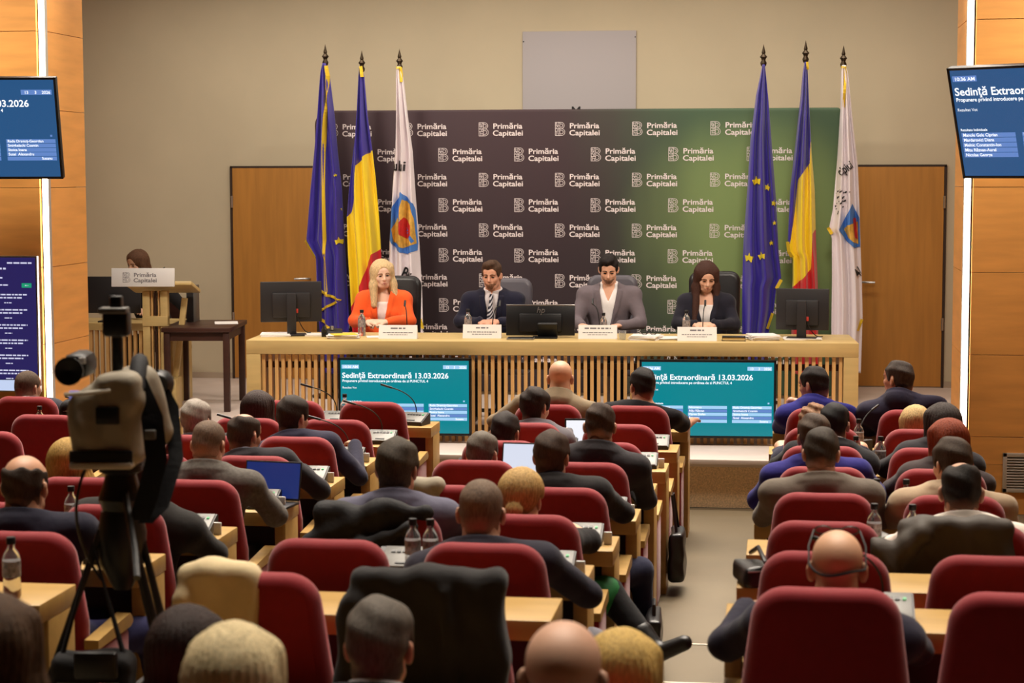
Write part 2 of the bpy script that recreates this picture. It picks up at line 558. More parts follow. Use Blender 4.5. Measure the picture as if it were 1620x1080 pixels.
def logo_mesh(name, h=0.125):
    """the line-drawn letter B with a built-up left half, then two lines of lettering; origin at emblem's lower left"""
    V, Fc = [], []
    w = h * 0.032
    W = h * 0.82
    X = W * 0.42
    ribbon(V, Fc, [(0, 0), (0, h), (X, h), (X, 0), (0, 0)], w)
    for z in (0.33, 0.52, 0.74):
        ribbon(V, Fc, [(0, h * z), (X, h * z)], w)
    for x0, z0, x1, z1 in ((0.3, 0, 0.3, 0.33), (0.7, 0.0, 0.7, 0.2), (0.3, 0.2, 1, 0.2), (0.5, 0.33, 0.5, 0.52), (0.2, 0.52, 0.5, 0.74), (0.5, 0.74, 0.8, 0.52), (0.25, 0.74, 0.25, 1), (0.55, 0.74, 0.8, 1), (0.75, 0.33, 0.75, 0.52), (0, 0.88, 0.5, 0.88)):
        ribbon(V, Fc, [(X * x0, h * z0), (X * x1, h * z1)], w * 0.8)
    def bump(zc, r, xs, flat):
        pts = [(X, zc + r)] + [(xs + flat + r * math.sin(a), zc + r * math.cos(a)) for a in [math.pi * k / 10 for k in range(11)]] + [(X, zc - r)]
        ribbon(V, Fc, pts, w)
    bump(h * 0.76, h * 0.235, X, h * 0.10)
    bump(h * 0.265, h * 0.26, X, h * 0.12)
    bump(h * 0.76, h * 0.12, X, h * 0.10)
    bump(h * 0.265, h * 0.14, X, h * 0.12)
    tm = text_mesh('t', [('Primăria', h * 0.56, h * 1.07, h * 0.55, 'L', True, h * 2.26), ('Capitalei', h * 0.56, h * 1.05, h * 0.02, 'L', True, h * 2.32)])
    b = len(V)
    V += [tuple(p.co) for p in tm.vertices]
    Fc += [tuple(b + i for i in q.vertices) for q in tm.polygons]
    bpy.data.meshes.remove(tm)
    return pyd(name, V, Fc)

BD_X, BD_Y = -4.473, 18.2
bd = thing('press_backdrop', 'wide fabric press wall fading from plum to green with repeated white logos', 'backdrop', (BD_X, BD_Y, STAGE))
link('fabric_panel', pillow('fabric_panel', round_outline([(0, 0.03), (4.995, 0.03), (4.995, 2.72), (0, 2.72)], [0.03, 0.03, 0.04, 0.14], 6), 0.08, 0.02, 3, (0, 0.04, 0)), backdrop_material(), bd)
for x in (0.7, 4.3):
    link('foot', boxm('foot', (x, 0.04, 0.015), (0.08, 0.5, 0.03), 0.005), SILVER, bd)
LOGO_INK = mat('logo_ink', (226, 214, 214), 0.7)
lm = logo_mesh('logo')
for r in range(10):
    zc = 2.905 - 0.2392 * r - STAGE - 0.085 + 0.022
    xo = (1.005 if r % 2 == 0 else 1.345) - 0.134
    for k in range(-2, 7):
        x = xo + 0.7305 * k
        if 0.1 < x < 4.5:
            link('logo', lm, LOGO_INK, bd, (x, -0.0008, zc))

# ------------------------------------------------------------------ flags on poles
def flag_material(name, cols):
    m = bpy.data.materials.new(name)
    m.use_nodes = True
    nt = m.node_tree
    N, Lk = nt.nodes, nt.links
    b = N['Principled BSDF']
    b.inputs['Roughness'].default_value = 0.5
    b.inputs['Sheen Weight'].default_value = 0.2
    cur = None
    for i, c in enumerate(cols):
        if i == 0:
            cur = (*lin(c), 1)
            b.inputs['Base Color'].default_value = cur
            continue
        at = N.new('ShaderNodeAttribute'); at.attribute_name = 'band%d' % i
        gt = N.new('ShaderNodeMath'); gt.operation = 'GREATER_THAN'; gt.inputs[1].default_value = 0.0
        Lk.new(at.outputs['Fac'], gt.inputs[0])
        mx = N.new('ShaderNodeMix'); mx.data_type = 'RGBA'
        Lk.new(gt.outputs[0], mx.inputs[0])
        if i == 1: mx.inputs[6].default_value = cur
        else: Lk.new(cur, mx.inputs[6])
        mx.inputs[7].default_value = (*lin(c), 1)
        cur = mx.outputs[2]
        Lk.new(cur, b.inputs['Base Color'])
    return m
BLUE, YELLOW, REDF = (52, 36, 150), (246, 214, 30), (206, 26, 34)
FM = {'E': flag_material('flag_blue', [BLUE]), 'R': flag_material('flag_tricolour', [BLUE, YELLOW, REDF]), 'W': flag_material('flag_white', [(236, 226, 230)])}
STAR = mat('flag_star', (236, 212, 50), 0.6)
SH_BLUE, SH_GOLD, SH_RED = mat('shield_blue', (74, 128, 206), 0.6), mat('shield_gold', (216, 168, 74), 0.6, var=0.25, scale=18), mat('shield_red', (196, 44, 40), 0.6, var=0.1, scale=25)
FLAGS = {
'EL':(-4.265,3.691,dict(l=[(-0.014,3.516),(-0.033,3.428),(-0.061,3.046),(-0.102,2.693),(-0.148,2.338),(-0.19,1.862),(-0.094,1.696),(-0.081,1.266),(-0.054,0.906),(-0.032,0.606)],r=[(0.01,3.515),(0.045,3.41),(0.084,3.046),(0.117,2.692),(0.156,2.338),(0.169,1.864),(0.184,1.507),(0.205,1.149),(0.209,0.909),(0.188,0.609)],fr=[(0.022,3.492),(0.039,3.398),(0.014,2.693),(0.01,1.744),(0.03,1.356),(-0.049,1.386),(0.146,1.304),(-0.069,1.194)],tip=[(-0.19,1.862),(-0.094,1.702)],bot=[(-0.052,1.116),(0.07,1.028),(0.173,0.969)],st=[(0.115,2.474),(0.139,1.858),(0.16,2.16)])),
'RL':(-3.916,3.629,dict(l=[(-0.013,3.466),(-0.026,3.396),(-0.047,3.044),(-0.087,2.692),(-0.12,2.338),(-0.135,2.071),(-0.126,1.745),(-0.105,1.328),(-0.085,0.91),(-0.075,0.61)],r=[(0.011,3.465),(0.034,3.395),(0.067,3.044),(0.112,2.691),(0.135,2.456),(0.156,2.101),(0.171,1.746),(0.181,1.39),(0.183,0.913),(0.174,0.613)],b1=[(0.173,2.761),(0.125,2.715),(0.052,2.662),(-0.034,2.562),(-0.054,2.338),(-0.098,2.131),(-0.166,2.042)],b2=[(0.226,1.835),(0.178,1.788),(0.105,1.734),(0.055,1.627),(0.011,1.478),(-0.069,1.299),(-0.144,1.149)],fr=[(0.005,3.483),(0.022,3.383)])),
'WL':(-3.557,3.643,dict(l=[(-0.019,3.48),(-0.026,3.392),(-0.028,3.042),(-0.043,2.69),(-0.069,2.338),(-0.091,1.865),(-0.094,1.509),(-0.079,1.051),(-0.07,0.614)],r=[(0.017,3.479),(0.046,3.363),(0.086,3.041),(0.131,2.69),(0.152,2.22),(0.179,1.748),(0.201,1.392),(0.211,1.054),(0.209,0.618)],fr=[(-0.013,3.468),(0.023,3.468),(0.034,3.334)],sh=[(0.033,2.32),(-0.071,2.149),(-0.085,1.865),(-0.013,1.771),(0.077,1.741),(0.168,1.771),(0.175,2.043),(0.14,2.208)],inn=[(0.05,2.249),(0.11,2.208),(0.145,2.072),(0.162,1.836),(0.047,1.795),(-0.049,1.853),(-0.06,1.972),(0.001,2.102)],red=[(0.001,2.013),(0.061,2.084),(0.121,2.007),(0.12,1.913),(0.078,1.883),(0.024,1.925)],tx=[(0.016,2.561),(0.106,1.558)],bot=[(0.188,1.125),(0.211,1.036)])),
'ER':(-0.192,3.647,dict(l=[(-0.01,3.466),(-0.026,3.375),(-0.064,3.193),(-0.111,2.794),(-0.136,2.336),(-0.166,1.875),(-0.174,1.471),(-0.171,1.082),(-0.161,0.656)],r=[(0.013,3.465),(0.025,3.363),(0.05,3.136),(0.083,2.737),(0.128,2.221),(0.155,1.761),(0.181,1.531),(0.136,1.444),(0.115,1.241),(0.066,1.008),(0.052,0.659)],st=[(-0.051,2.416),(0.047,2.359),(0.105,2.216),(0.113,2.037),(0.086,1.853),(-0.113,1.72),(0.001,1.738)],tip=[(0.181,1.519),(0.136,1.438)],bot=[(0.104,1.212),(0.059,1.066)])),
'RR':(0.186,3.677,dict(l=[(-0.009,3.485),(-0.025,3.389),(-0.045,3.134),(-0.091,2.679),(-0.127,2.336),(-0.144,1.877),(-0.138,1.773),(-0.097,1.716),(-0.095,1.531),(-0.104,1.3),(-0.097,0.662)],r=[(0.013,3.484),(0.02,3.388),(0.034,3.133),(0.062,2.678),(0.095,2.336),(0.112,1.878),(0.133,1.475),(0.135,1.302),(0.149,0.665)],b1=[(0.095,2.82),(0.05,2.764),(0.047,2.576),(-0.059,2.422),(-0.079,2.164),(-0.121,1.848),(-0.178,1.79)],b2=[(0.161,2.021),(0.11,1.981),(0.077,1.935),(0.069,1.619),(-0.004,1.532),(-0.117,1.433),(-0.174,1.404)],tip=[(-0.144,1.865),(-0.132,1.773),(-0.103,1.727)],fr=[(0.013,3.484),(0.02,3.417)])),
'WR':(0.524,3.628,dict(l=[(-0.015,3.453),(-0.019,3.369),(-0.021,3.075),(-0.043,2.621),(-0.077,2.164),(-0.114,1.975),(-0.085,1.901),(-0.08,1.533),(-0.08,1.089),(-0.069,0.667)],r=[(0.019,3.453),(0.043,3.368),(0.094,2.904),(0.138,2.563),(0.161,2.107),(0.177,1.764),(0.192,1.478),(0.202,1.19),(0.192,0.67)],fr=[(-0.02,3.436),(0.014,3.436),(0.015,3.329),(0.002,3.075)],sh=[(0.092,2.21),(0.037,2.096),(-0.024,1.976),(0.051,1.867),(0.12,1.81),(0.171,1.822),(0.161,2.079)],inn=[(0.083,2.027),(0.049,2.016),(0.022,1.981),(0.062,1.901),(0.102,1.867),(0.153,1.844),(0.145,2.05)],red=[(0.099,2.079),(0.127,2.085),(0.147,1.89),(0.119,1.902)],tx=[(0.02,2.529),(0.157,1.592)],tip=[(-0.12,1.993),(-0.085,1.935)],bot=[(0.197,1.161),(0.159,1.057)],dk=[(-0.068,2.336),(0.076,2.107)])),
}
FLAB = {'EL': 'blue flag with gold stars and gold fringe, leftmost on the stage', 'RL': 'blue, yellow and red striped flag at the left end of the backdrop',
        'WL': 'white flag with blue and gold shield, behind the woman in orange', 'ER': 'blue flag with a ring of gold stars behind the brunette woman',
        'RR': 'blue, yellow and red striped flag behind the right desk monitor', 'WR': 'white flag with a shield, rightmost flag beside the right door'}

def build_flag(key, X, ztop, D):
    Y = 17.78
    rnd = random.Random(hash(key) % 1000 + len(key))
    sd = {'EL': 1.3, 'RL': 2.9, 'WL': 0.4, 'ER': 4.1, 'RR': 5.2, 'WR': 3.3}[key]
    t = thing('flag', FLAB[key], 'flag', (X, Y, STAGE), 0, 'flags on tall poles flanking the backdrop')
    zl = [(z - STAGE, x) for x, z in D['l']][::-1]
    zr = [(z - STAGE, x) for x, z in D['r']][::-1]
    z1, z0 = zl[-1][0], zl[0][0]
    def surf(x, z):
        l, r = interp(z, zl), interp(z, zr)
        u = min(1, max(0, (x - l) / max(1e-4, r - l)))
        fade = min(1, (z1 - z) / 0.5)
        amp = 0.010 + 0.040 * fade
        ph = 2 * math.pi * (2.6 * u + 0.25 * math.sin(z * 1.7 + sd)) + sd
        y = -math.sin(ph) * amp - 0.010 * fade * math.sin(2 * math.pi * (6.1 * u + 0.3 * z) + 2 * sd)
        return y - 0.055 * math.sin(math.pi * u) * (0.4 + fade) - 0.03 + 0.05 * abs(u - 0.5) ** 2
    NU, NZ = 40, 130
    V, Fc = [], []
    for j in range(NZ + 1):
        z = z0 + (z1 - z0) * j / NZ
        l, r = interp(z, zl), interp(z, zr)
        for i in range(NU + 1):
            x = l + (r - l) * i / NU
            V.append((x, surf(x, z), z))
    for j in range(NZ):
        for i in range(NU):
            a = j * (NU + 1) + i
            Fc.append((a, a + 1, a + NU + 2, a + NU + 1))
    nf = len(V)
    # back of the folded cloth
    for j in range(NZ + 1):
        z = z0 + (z1 - z0) * j / NZ
        l, r = interp(z, zl), interp(z, zr)
        for i in range(NU + 1):
            u = i / NU
            x = l + (r - l) * u
            V.append((x, surf(x, z) + 0.012 + 0.09 * math.sin(math.pi * u), z))
    for j in range(NZ):
        for i in range(NU):
            a = nf + j * (NU + 1) + i
            Fc.append((a, a + NU + 1, a + NU + 2, a + 1))
    for j in range(NZ):
        a = j * (NU + 1); c = nf + a
        Fc.append((a, a + NU + 1, c + NU + 1, c))
        a += NU; c += NU
        Fc.append((a, c, c + NU + 1, a + NU + 1))
    for i in range(NU):
        Fc.append((i, nf + i, nf + i + 1, i + 1))
        a = NZ * (NU + 1) + i
        Fc.append((a, a + 1, nf + a + 1, nf + a))
    me = pyd('cloth', V, Fc, True)
    for bi in (1, 2):
        if 'b%d' % bi in D:
            P = [(x, z - STAGE) for x, z in D['b%d' % bi]]
            A = me.attributes.new('band%d' % bi, 'FLOAT', 'POINT')
            zs = [p[1] for p in P]
            out = []
            pts = sorted([(p[0], p[1]) for p in P])
            for (x, y, z) in V:
                # the boundary as a polyline: below / right of it is the next band
                zb = interp(x, pts)
                out.append(zb - z)
            A.data.foreach_set('value', out)
    cl = link('cloth', me, FM[key[0]], t)
    link('pole', tube('pole', [(0, 0.045, 0.02), (0, 0.03, ztop - STAGE - 0.17)], 0.013), BRASS, t)
    link('finial', lathe('finial', [(0.012, 0), (0.024, 0.012), (0.03, 0.035), (0.018, 0.06), (0.022, 0.075), (0.034, 0.09), (0.014, 0.115), (0.018, 0.13), (0.008, 0.17), (0.0, 0.205)], (0, 0.03, ztop - STAGE - 0.2), 12), BRASS, t)
    link('base', lathe('base', [(0.16, 0), (0.16, 0.02), (0.05, 0.045), (0.03, 0.12), (0.02, 0.12)], (0, 0.045, 0), 20), BRASS, t)
    def patch(nm, poly, m, off=0.013, par=cl):
        """flat printed shape laid on the folds"""
        bm = bmesh.new()
        vs = [bm.verts.new((x, 0, z)) for x, z in poly]
        fc = bm.faces.new(vs)
        bmesh.ops.triangulate(bm, faces=[fc])
        for _ in range(3 if nm == 'star' else 4):
            bmesh.ops.subdivide_edges(bm, edges=bm.edges[:], cuts=1, use_grid_fill=True)
        for q in bm.verts:
            l, r = interp(q.co.z, zl), interp(q.co.z, zr)
            q.co.x = min(max(q.co.x, l + 0.004), r - 0.004)
            q.co.y = surf(q.co.x, q.co.z) - off
        return link(nm, bm_mesh(nm, bm), m, par)
    def strip(nm, pts, w, m, off=0.016):
        Q = []
        for (xa, za), (xb, zb) in zip(pts, pts[1:]):
            n = max(2, int(math.hypot(xb - xa, zb - za) / 0.03))
            Q += [(xa + (xb - xa) * k / n, za + (zb - za) * k / n) for k in range(n)]
        Q.append(pts[-1])
        V2, F2 = [], []
        for i, (x, z) in enumerate(Q):
            ax, az = Q[max(0, i - 1)]; bx, bz = Q[min(len(Q) - 1, i + 1)]
            dx, dz = bx - ax, bz - az
            L = math.hypot(dx, dz) or 1
            for s in (-1, 1):
                px, pz = x - s * dz / L * w / 2, z + s * dx / L * w / 2
                l, r = interp(pz, zl), interp(pz, zr)
                yy = surf(min(max(px, l), r), pz)
                V2.append((px, yy - off, pz)); V2.append((px, yy + 0.004, pz))
        for i in range(len(Q) - 1):
            a = 4 * i
            F2 += [(a, a + 4, a + 6, a + 2), (a + 1, a + 3, a + 7, a + 5), (a, a + 1, a + 5, a + 4), (a + 2, a + 6, a + 7, a + 3)]
        link(nm, pyd(nm, V2, F2), m, cl)
    sh = lambda L: [(x, z - STAGE) for x, z in L]
    for k, w in (('fr', 0.022), ('tip', 0.03), ('bot', 0.024)):
        if k in D:
            strip('gold_fringe', sh(D[k]), w, GOLD)
    rs = {'ER': [.048, .038, .034, .026, .03, .05, .042], 'EL': [.018, .04, .02]}.get(key, [])
    for (x, z), R in zip(sh(D.get('st', [])), rs):
        rot = rnd.uniform(-0.3, 0.3)
        sq = 0.62 if R < 0.04 else 0.85
        patch('star', [(x + sq * (R if k % 2 == 0 else R * 0.4) * math.sin(rot + k * math.pi / 5), z + (R if k % 2 == 0 else R * 0.4) * math.cos(rot + k * math.pi / 5)) for k in range(10)], STAR)
    if 'sh' in D:
        S = patch('shield', sh(D['sh']), SH_BLUE, 0.012)
        patch('shield_field', sh(D['inn']), SH_GOLD, 0.017, S)
        patch('shield_centre', sh(D['red']), SH_RED, 0.023, S)
        if key == 'WL':
            patch('shield_saltire', sh([(-0.02, 2.1), (0.0, 2.12), (0.15, 1.86), (0.13, 1.84)]), SH_BLUE, 0.020, S)
    if 'tx' in D:
        for s, size, (x, z), rot in ((('ului', 0.13, D['tx'][0], -0.05), ('Bu', 0.15, (0.085, D['tx'][1][1]), -0.3)) if key == 'WL' else (('cipiui', 0.11, D['tx'][0], 0.62), ('41', 0.13, D['tx'][1], 0.8))):
            v2, f2 = glyphs(s, True)
            w = max(p[0] for p in v2)
            VV = []
            for gx, gy in v2:
                a, c = (gx - w / 2) * size * 0.62, (gy - 0.35) * size
                px, pz = x + a * math.cos(rot) - c * math.sin(rot), z - STAGE + a * math.sin(rot) + c * math.cos(rot)
                l, r = interp(pz, zl), interp(pz, zr)
                px = min(max(px, l + 0.003), r - 0.003)
                VV.append((px, surf(px, pz) - 0.014, pz))
            link('lettering', pyd('lettering', VV, f2), BLACK_INK, cl)
    if 'dk' in D:
        (xa, za), (xb, zb) = sh(D['dk'])
        VV, FF = [], []
        for k in range(46):
            x = rnd.uniform(xa, xb); z = rnd.uniform(zb, za)
            if (x - xa) / (xb - xa) > 0.35 + 0.65 * (z - zb) / (za - zb): continue
            px, pz = rnd.uniform(.004, .012), rnd.uniform(.004, .014)
            y = surf(x, z) - 0.008
            b0 = len(VV)
            VV += [(x - px, y, z - pz), (x + px, y, z - pz * .3), (x + px, y, z + pz), (x - px, y, z + pz * .3)]
            FF.append((b0, b0 + 1, b0 + 2, b0 + 3))
        link('engraved_print', pyd('engraved_print', VV, FF), BLACK_INK, cl)['kind'] = 'stuff'
    return t
for k, (X, zt, D) in FLAGS.items():
    build_flag(k, X, zt, D)

# ------------------------------------------------------------------ screens
SCR_TEAL = mat('screen_teal', (0, 20, 24), 0.25, emit=(0, 128, 140), estr=1.0)
SCR_BLUE = mat('screen_blue', (6, 16, 30), 0.25, emit=(38, 82, 128), estr=1.0)
SCR_NAVY = mat('screen_navy', (10, 8, 26), 0.25, emit=(40, 34, 88), estr=1.0)
SCR_WHITE = mat('screen_white', (40, 40, 40), 0.3, emit=(246, 250, 255), estr=1.15)
SCR_PALE = mat('screen_pale', (30, 30, 40), 0.3, emit=(160, 205, 240), estr=1.0)
SCR_MID = mat('screen_mid', (20, 24, 40), 0.3, emit=(96, 132, 196), estr=1.0)
SCR_GREEN = mat('screen_green', (4, 30, 20), 0.3, emit=(30, 150, 110), estr=1.0)
NAMES = [['Manole Gelu Ciprian', 'Mardarovici Diana', 'Melnic Constantin-Ion', 'Mitu Răzvan-Aurel', 'Nicolae George'],
         ['Nicorescu', 'Niţu Răzvan', 'Oprea Ştefan', 'Petrescu', 'Purcăroiu'], ['Radu Dragoş-Georgian', 'Smighelschi Cosmin', 'Stoica Ioana', 'Susai  Alexandru', 'Susanu']]
# layout in units of the picture width (1 x 0.58), origin lower left
def session_screen(parent, w, h, bg, bar, ink_rows):
    """glowing session slide on a panel of w x h, origin at its lower left, facing -Y"""
    s = w
    link('picture', rects_mesh('picture', [(0, 0, w, h)]), bg, parent, (0, 0, 0))
    R = [(0.01, 0.50, 0.145, 0.53), (0.80, 0.50, 0.985, 0.53)]
    cols = [(0.015, 0.315), (0.352, 0.648), (0.687, 0.985)]
    R2 = []
    T = [('10:36 AM', 0.026, 0.02, 0.505, 'L', True, 0.115), ('13', 0.026, 0.82, 0.505, 'L', True), ('3', 0.026, 0.882, 0.505, 'L', True), ('2026', 0.026, 0.925, 0.505, 'L', True),
         ('Sedinţă Extraordinară 13.03.2026', 0.058, 0.012, 0.428, 'L', True, 0.83), ('Propunere privind introducere pe ordinea de zi PUNCTUL 4', 0.028, 0.014, 0.396, 'L', True, 0.67),
         ('Rezultat Vot', 0.022, 0.014, 0.345, 'L', False), ('Rezultate Individuale', 0.018, 0.014, 0.24, 'L', True)]
    for (a, b), nm in zip(cols, NAMES):
        for i, n in enumerate(nm):
            z = 0.206 - i * 0.0265
            (R if i % 2 == 0 else R2).append((a, z, b, z + 0.0235))
            T.append((n, 0.023, a + 0.008 if not n.startswith('Susanu') else b - 0.09, z + 0.005, 'L', True))
    R.append((0.955, 0.245, 0.968, 0.257))
    sc = lambda Q: [(x0 * s, z0 * s, x1 * s, z1 * s) for x0, z0, x1, z1 in Q]
    link('caption_bars', rects_mesh('caption_bars', sc(R)), bar, parent, (0, -0.0012, 0))['kind'] = 'stuff'
    link('caption_bars', rects_mesh('caption_bars', sc(R2)), bar if ink_rows == 'narrow' else SCR_MID, parent, (0, -0.0012, 0))['kind'] = 'stuff'
    link('caption_text', text_mesh('caption_text', [(t[0], t[1] * s, t[2] * s, t[3] * s) + tuple(t[4:6]) + ((t[6] * s,) if len(t) > 6 else ()) for t in T]), SCR_WHITE, parent, (0, -0.0024, 0))['kind'] = 'stuff'

def flat_tv(label, loc, rz, tilt, w, h, bg, bar, mode, bz=0.018):
    """television hung facing -Y; loc is the lower left corner of its front"""
    t = thing('television', label, 'screen', loc, rz)
    t.rotation_euler = (tilt, 0, rz)
    link('housing', boxm('housing', (w / 2, 0.032, h / 2), (w, 0.055, h), 0.008), BLACK_PLASTIC, t)
    link('bezel', boxes('bezel', [((w / 2, 0, bz / 2), (w, 0.014, bz)), ((w / 2, 0, h - bz / 2), (w, 0.014, bz)), ((bz / 2, 0, h / 2), (bz, 0.014, h)), ((w - bz / 2, 0, h / 2), (bz, 0.014, h))], 0.002), BLACK_PLASTIC, t)
    p = link('screen', boxm('screen', (w / 2, 0.004, h / 2), (w - 2 * bz, 0.006, h - 2 * bz)), BLACK_PLASTIC, t)
    e = bpy.data.objects.new('display', None)
    sub = p
    sw, sh = w - 2 * bz, h - 2 * bz
    n0 = set(COL.objects)
    session_screen(p, sw, sh, bg, bar, mode)
    for o in set(COL.objects) - n0:
        o.location = (bz + o.location.x, o.location.y - 0.0005, bz + o.location.z)
    link('bracket', boxm('bracket', (w / 2, 0.075, h / 2), (0.3, 0.03, 0.2)), DARK_PLASTIC, t)
    if abs(tilt) > 0.01:                     # swing arm back to the pillar
        M = Matrix.Translation(loc) @ Euler((tilt, 0, rz)).to_matrix().to_4x4()
        c = M @ Vector((w / 2, 0.09, h / 2))
        link('wall_arm', tube('wall_arm', [M.inverted() @ c, M.inverted() @ Vector((c.x + 0.05, YP + 0.01, c.z))], 0.025, 8), DARK_PLASTIC, t)
    return t
DESK_A = math.atan2(15.149 - 14.855, 0.593 + 4.228)
DESK_O = Vector((-4.228, 14.855, STAGE))
DESK_L = math.hypot(0.593 + 4.228, 15.149 - 14.855)
def dk(x, y, z):
    c, s = math.cos(DESK_A), math.sin(DESK_A)
    return (DESK_O.x + x * c - y * s, DESK_O.y + x * s + y * c, STAGE + z)
flat_tv('large teal session screen hung below the left half of the panel desk', dk(0.755, -0.085, 0.06), DESK_A, 0, 1.055, 0.612, SCR_TEAL, SCR_PALE, 'desk')
flat_tv('large teal session screen hung below the right half of the panel desk', dk(3.13, -0.085, 0.06), DESK_A, 0, 1.06, 0.612, SCR_TEAL, SCR_PALE, 'desk')
flat_tv('dark blue television hung high on the left wooden pillar', (-6.64, 13.80, 2.455), math.radians(7), math.radians(13), 1.28, 0.77, SCR_BLUE, SCR_MID, 'narrow')
flat_tv('dark blue television tilted forward high on the right wooden pillar', (1.252, 13.92, 2.452), math.radians(-34), math.radians(19), 1.40, 0.80, SCR_BLUE, SCR_MID, 'narrow')

# agenda screen low on the left pillar
t = thing('agenda_screen', 'tall navy chat screen with pale footer low on the left pillar', 'screen', (-6.62, YP - 0.06, 0.80))
link('housing', boxm('housing', (0.455, 0.03, 0.53), (0.91, 0.05, 1.06), 0.006), SILVER, t)
p = link('screen', boxm('screen', (0.455, 0.002, 0.53), (0.885, 0.006, 1.035)), BLACK_PLASTIC, t)
link('picture', rects_mesh('picture', [(0.012, 0.10, 0.898, 1.048)]), SCR_NAVY, p, (0, -0.0015, 0))
link('footer_bar', rects_mesh('footer_bar', [(0.012, 0.012, 0.898, 0.095)]), mat('screen_footer', (40, 40, 48), 0.3, emit=(190, 205, 235), estr=1.0), p, (0, -0.0015, 0))
link('button', rects_mesh('button', [(0.785, 0.815, 0.865, 0.85)]), SCR_GREEN, p, (0, -0.003, 0))
def word_bars(x, z, h, w, rs):
    """a line of writing too small to read: a run of word-long marks"""
    out, q = [], 0.0
    while q < w:
        l = min(w - q, rs.uniform(1.5, 5.0) * h)
        out.append((x + q, z, x + q + l, z + h))
        q += l + h * 0.7
    return out
rs_ = random.Random(5)
L = word_bars(0.67, 1.0, 0.012, 0.2, rs_) + word_bars(0.57, 0.955, 0.014, 0.09, rs_) + word_bars(0.58, 0.885, 0.011, 0.05, rs_) + word_bars(0.58, 0.83, 0.01, 0.10, rs_) + word_bars(0.81, 0.828, 0.008, 0.03, rs_)
for k in range(6):
    z = 0.755 - k * 0.118
    L += word_bars(0.585, z, 0.0105, 0.24, rs_) + word_bars(0.585, z - 0.024, 0.0105, 0.2, rs_) + word_bars(0.64, z - 0.062, 0.008, 0.06, rs_)
link('caption_text', rects_mesh('caption_text', L), mat('screen_lilac', (30, 30, 40), 0.3, emit=(206, 206, 232), estr=1.0), p, (0, -0.003, 0))['kind'] = 'stuff'

# ------------------------------------------------------------------ panel desk
D_H, D_D = 0.80, 0.82
d = thing('panel_desk', 'long pale wooden panel desk with a front of upright slats on the stage', 'desk', DESK_O, DESK_A)
link('top', boxm('top', (DESK_L / 2, D_D / 2, D_H - 0.055), (DESK_L, D_D, 0.11), 0.004), DESK_WOOD, d)
for x in (0.0575, DESK_L - 0.0575):
    link('leg', boxm('leg', (x, D_D / 2, (D_H - 0.111) / 2), (0.115, D_D, D_H - 0.111), 0.004), DESK_WOOD, d)
slm = boxm('slat', (0, 0, 0), (0.027, 0.05, D_H - 0.115))
ns = 88
for k in range(ns):
    x = 0.135 + (DESK_L - 0.27) * k / (ns - 1)
    link('slat', slm, SLAT_WOOD, d, (x, 0.05, (D_H - 0.115) / 2))
link('rail', boxes('rail', [((DESK_L / 2, 0.09, 0.60), (DESK_L - 0.24, 0.03, 0.05)), ((DESK_L / 2, 0.09, 0.1), (DESK_L - 0.24, 0.03, 0.05))]), DARK_WOOD, d)

# ================================================================== smooth solids for bodies and cloth
class Field:
    """Signed distance values on a grid whose spacing is finer where detail is needed."""
    def __init__(s, xs, ys, zs):
        s.a = [np.asarray(q, np.float32) for q in (xs, ys, zs)]
        s.v = np.ones([len(q) for q in s.a], np.float32)
    def blk(s, lo, hi, m):
        sl = []
        for a, l, h in zip(s.a, lo, hi):
            i0 = max(0, int(np.searchsorted(a, l - m)) - 1)
            i1 = min(len(a), int(np.searchsorted(a, h + m)) + 1)
            if i1 <= i0:
                return None
            sl.append(slice(i0, i1))
        return tuple(sl)
    def pts(s, sl):
        return (s.a[0][sl[0]][:, None, None], s.a[1][sl[1]][None, :, None], s.a[2][sl[2]][None, None, :])
    def apply(s, prim, k=0.02, op='add'):
        lo, hi, fn = prim
        sl = s.blk(lo, hi, 0.05 + k)
        if sl is None:
            return
        d = fn(*s.pts(sl))
        cur = s.v[sl]
        if op == 'add':
            h = np.maximum(k - np.abs(cur - d), 0) / k
            s.v[sl] = np.minimum(cur, d) - h * h * k * 0.25
        else:
            h = np.maximum(k - np.abs(cur + d), 0) / k
            s.v[sl] = np.maximum(cur, -d) + h * h * k * 0.25
    def clip(s, fn):
        X, Y, Z = s.pts((slice(None),) * 3)
        s.v = np.maximum(s.v, np.broadcast_to(fn(X, Y, Z), s.v.shape)).astype(np.float32)
    def noise(s, fn):
        X, Y, Z = s.pts((slice(None),) * 3)
        s.v = (s.v + fn(X, Y, Z)).astype(np.float32)

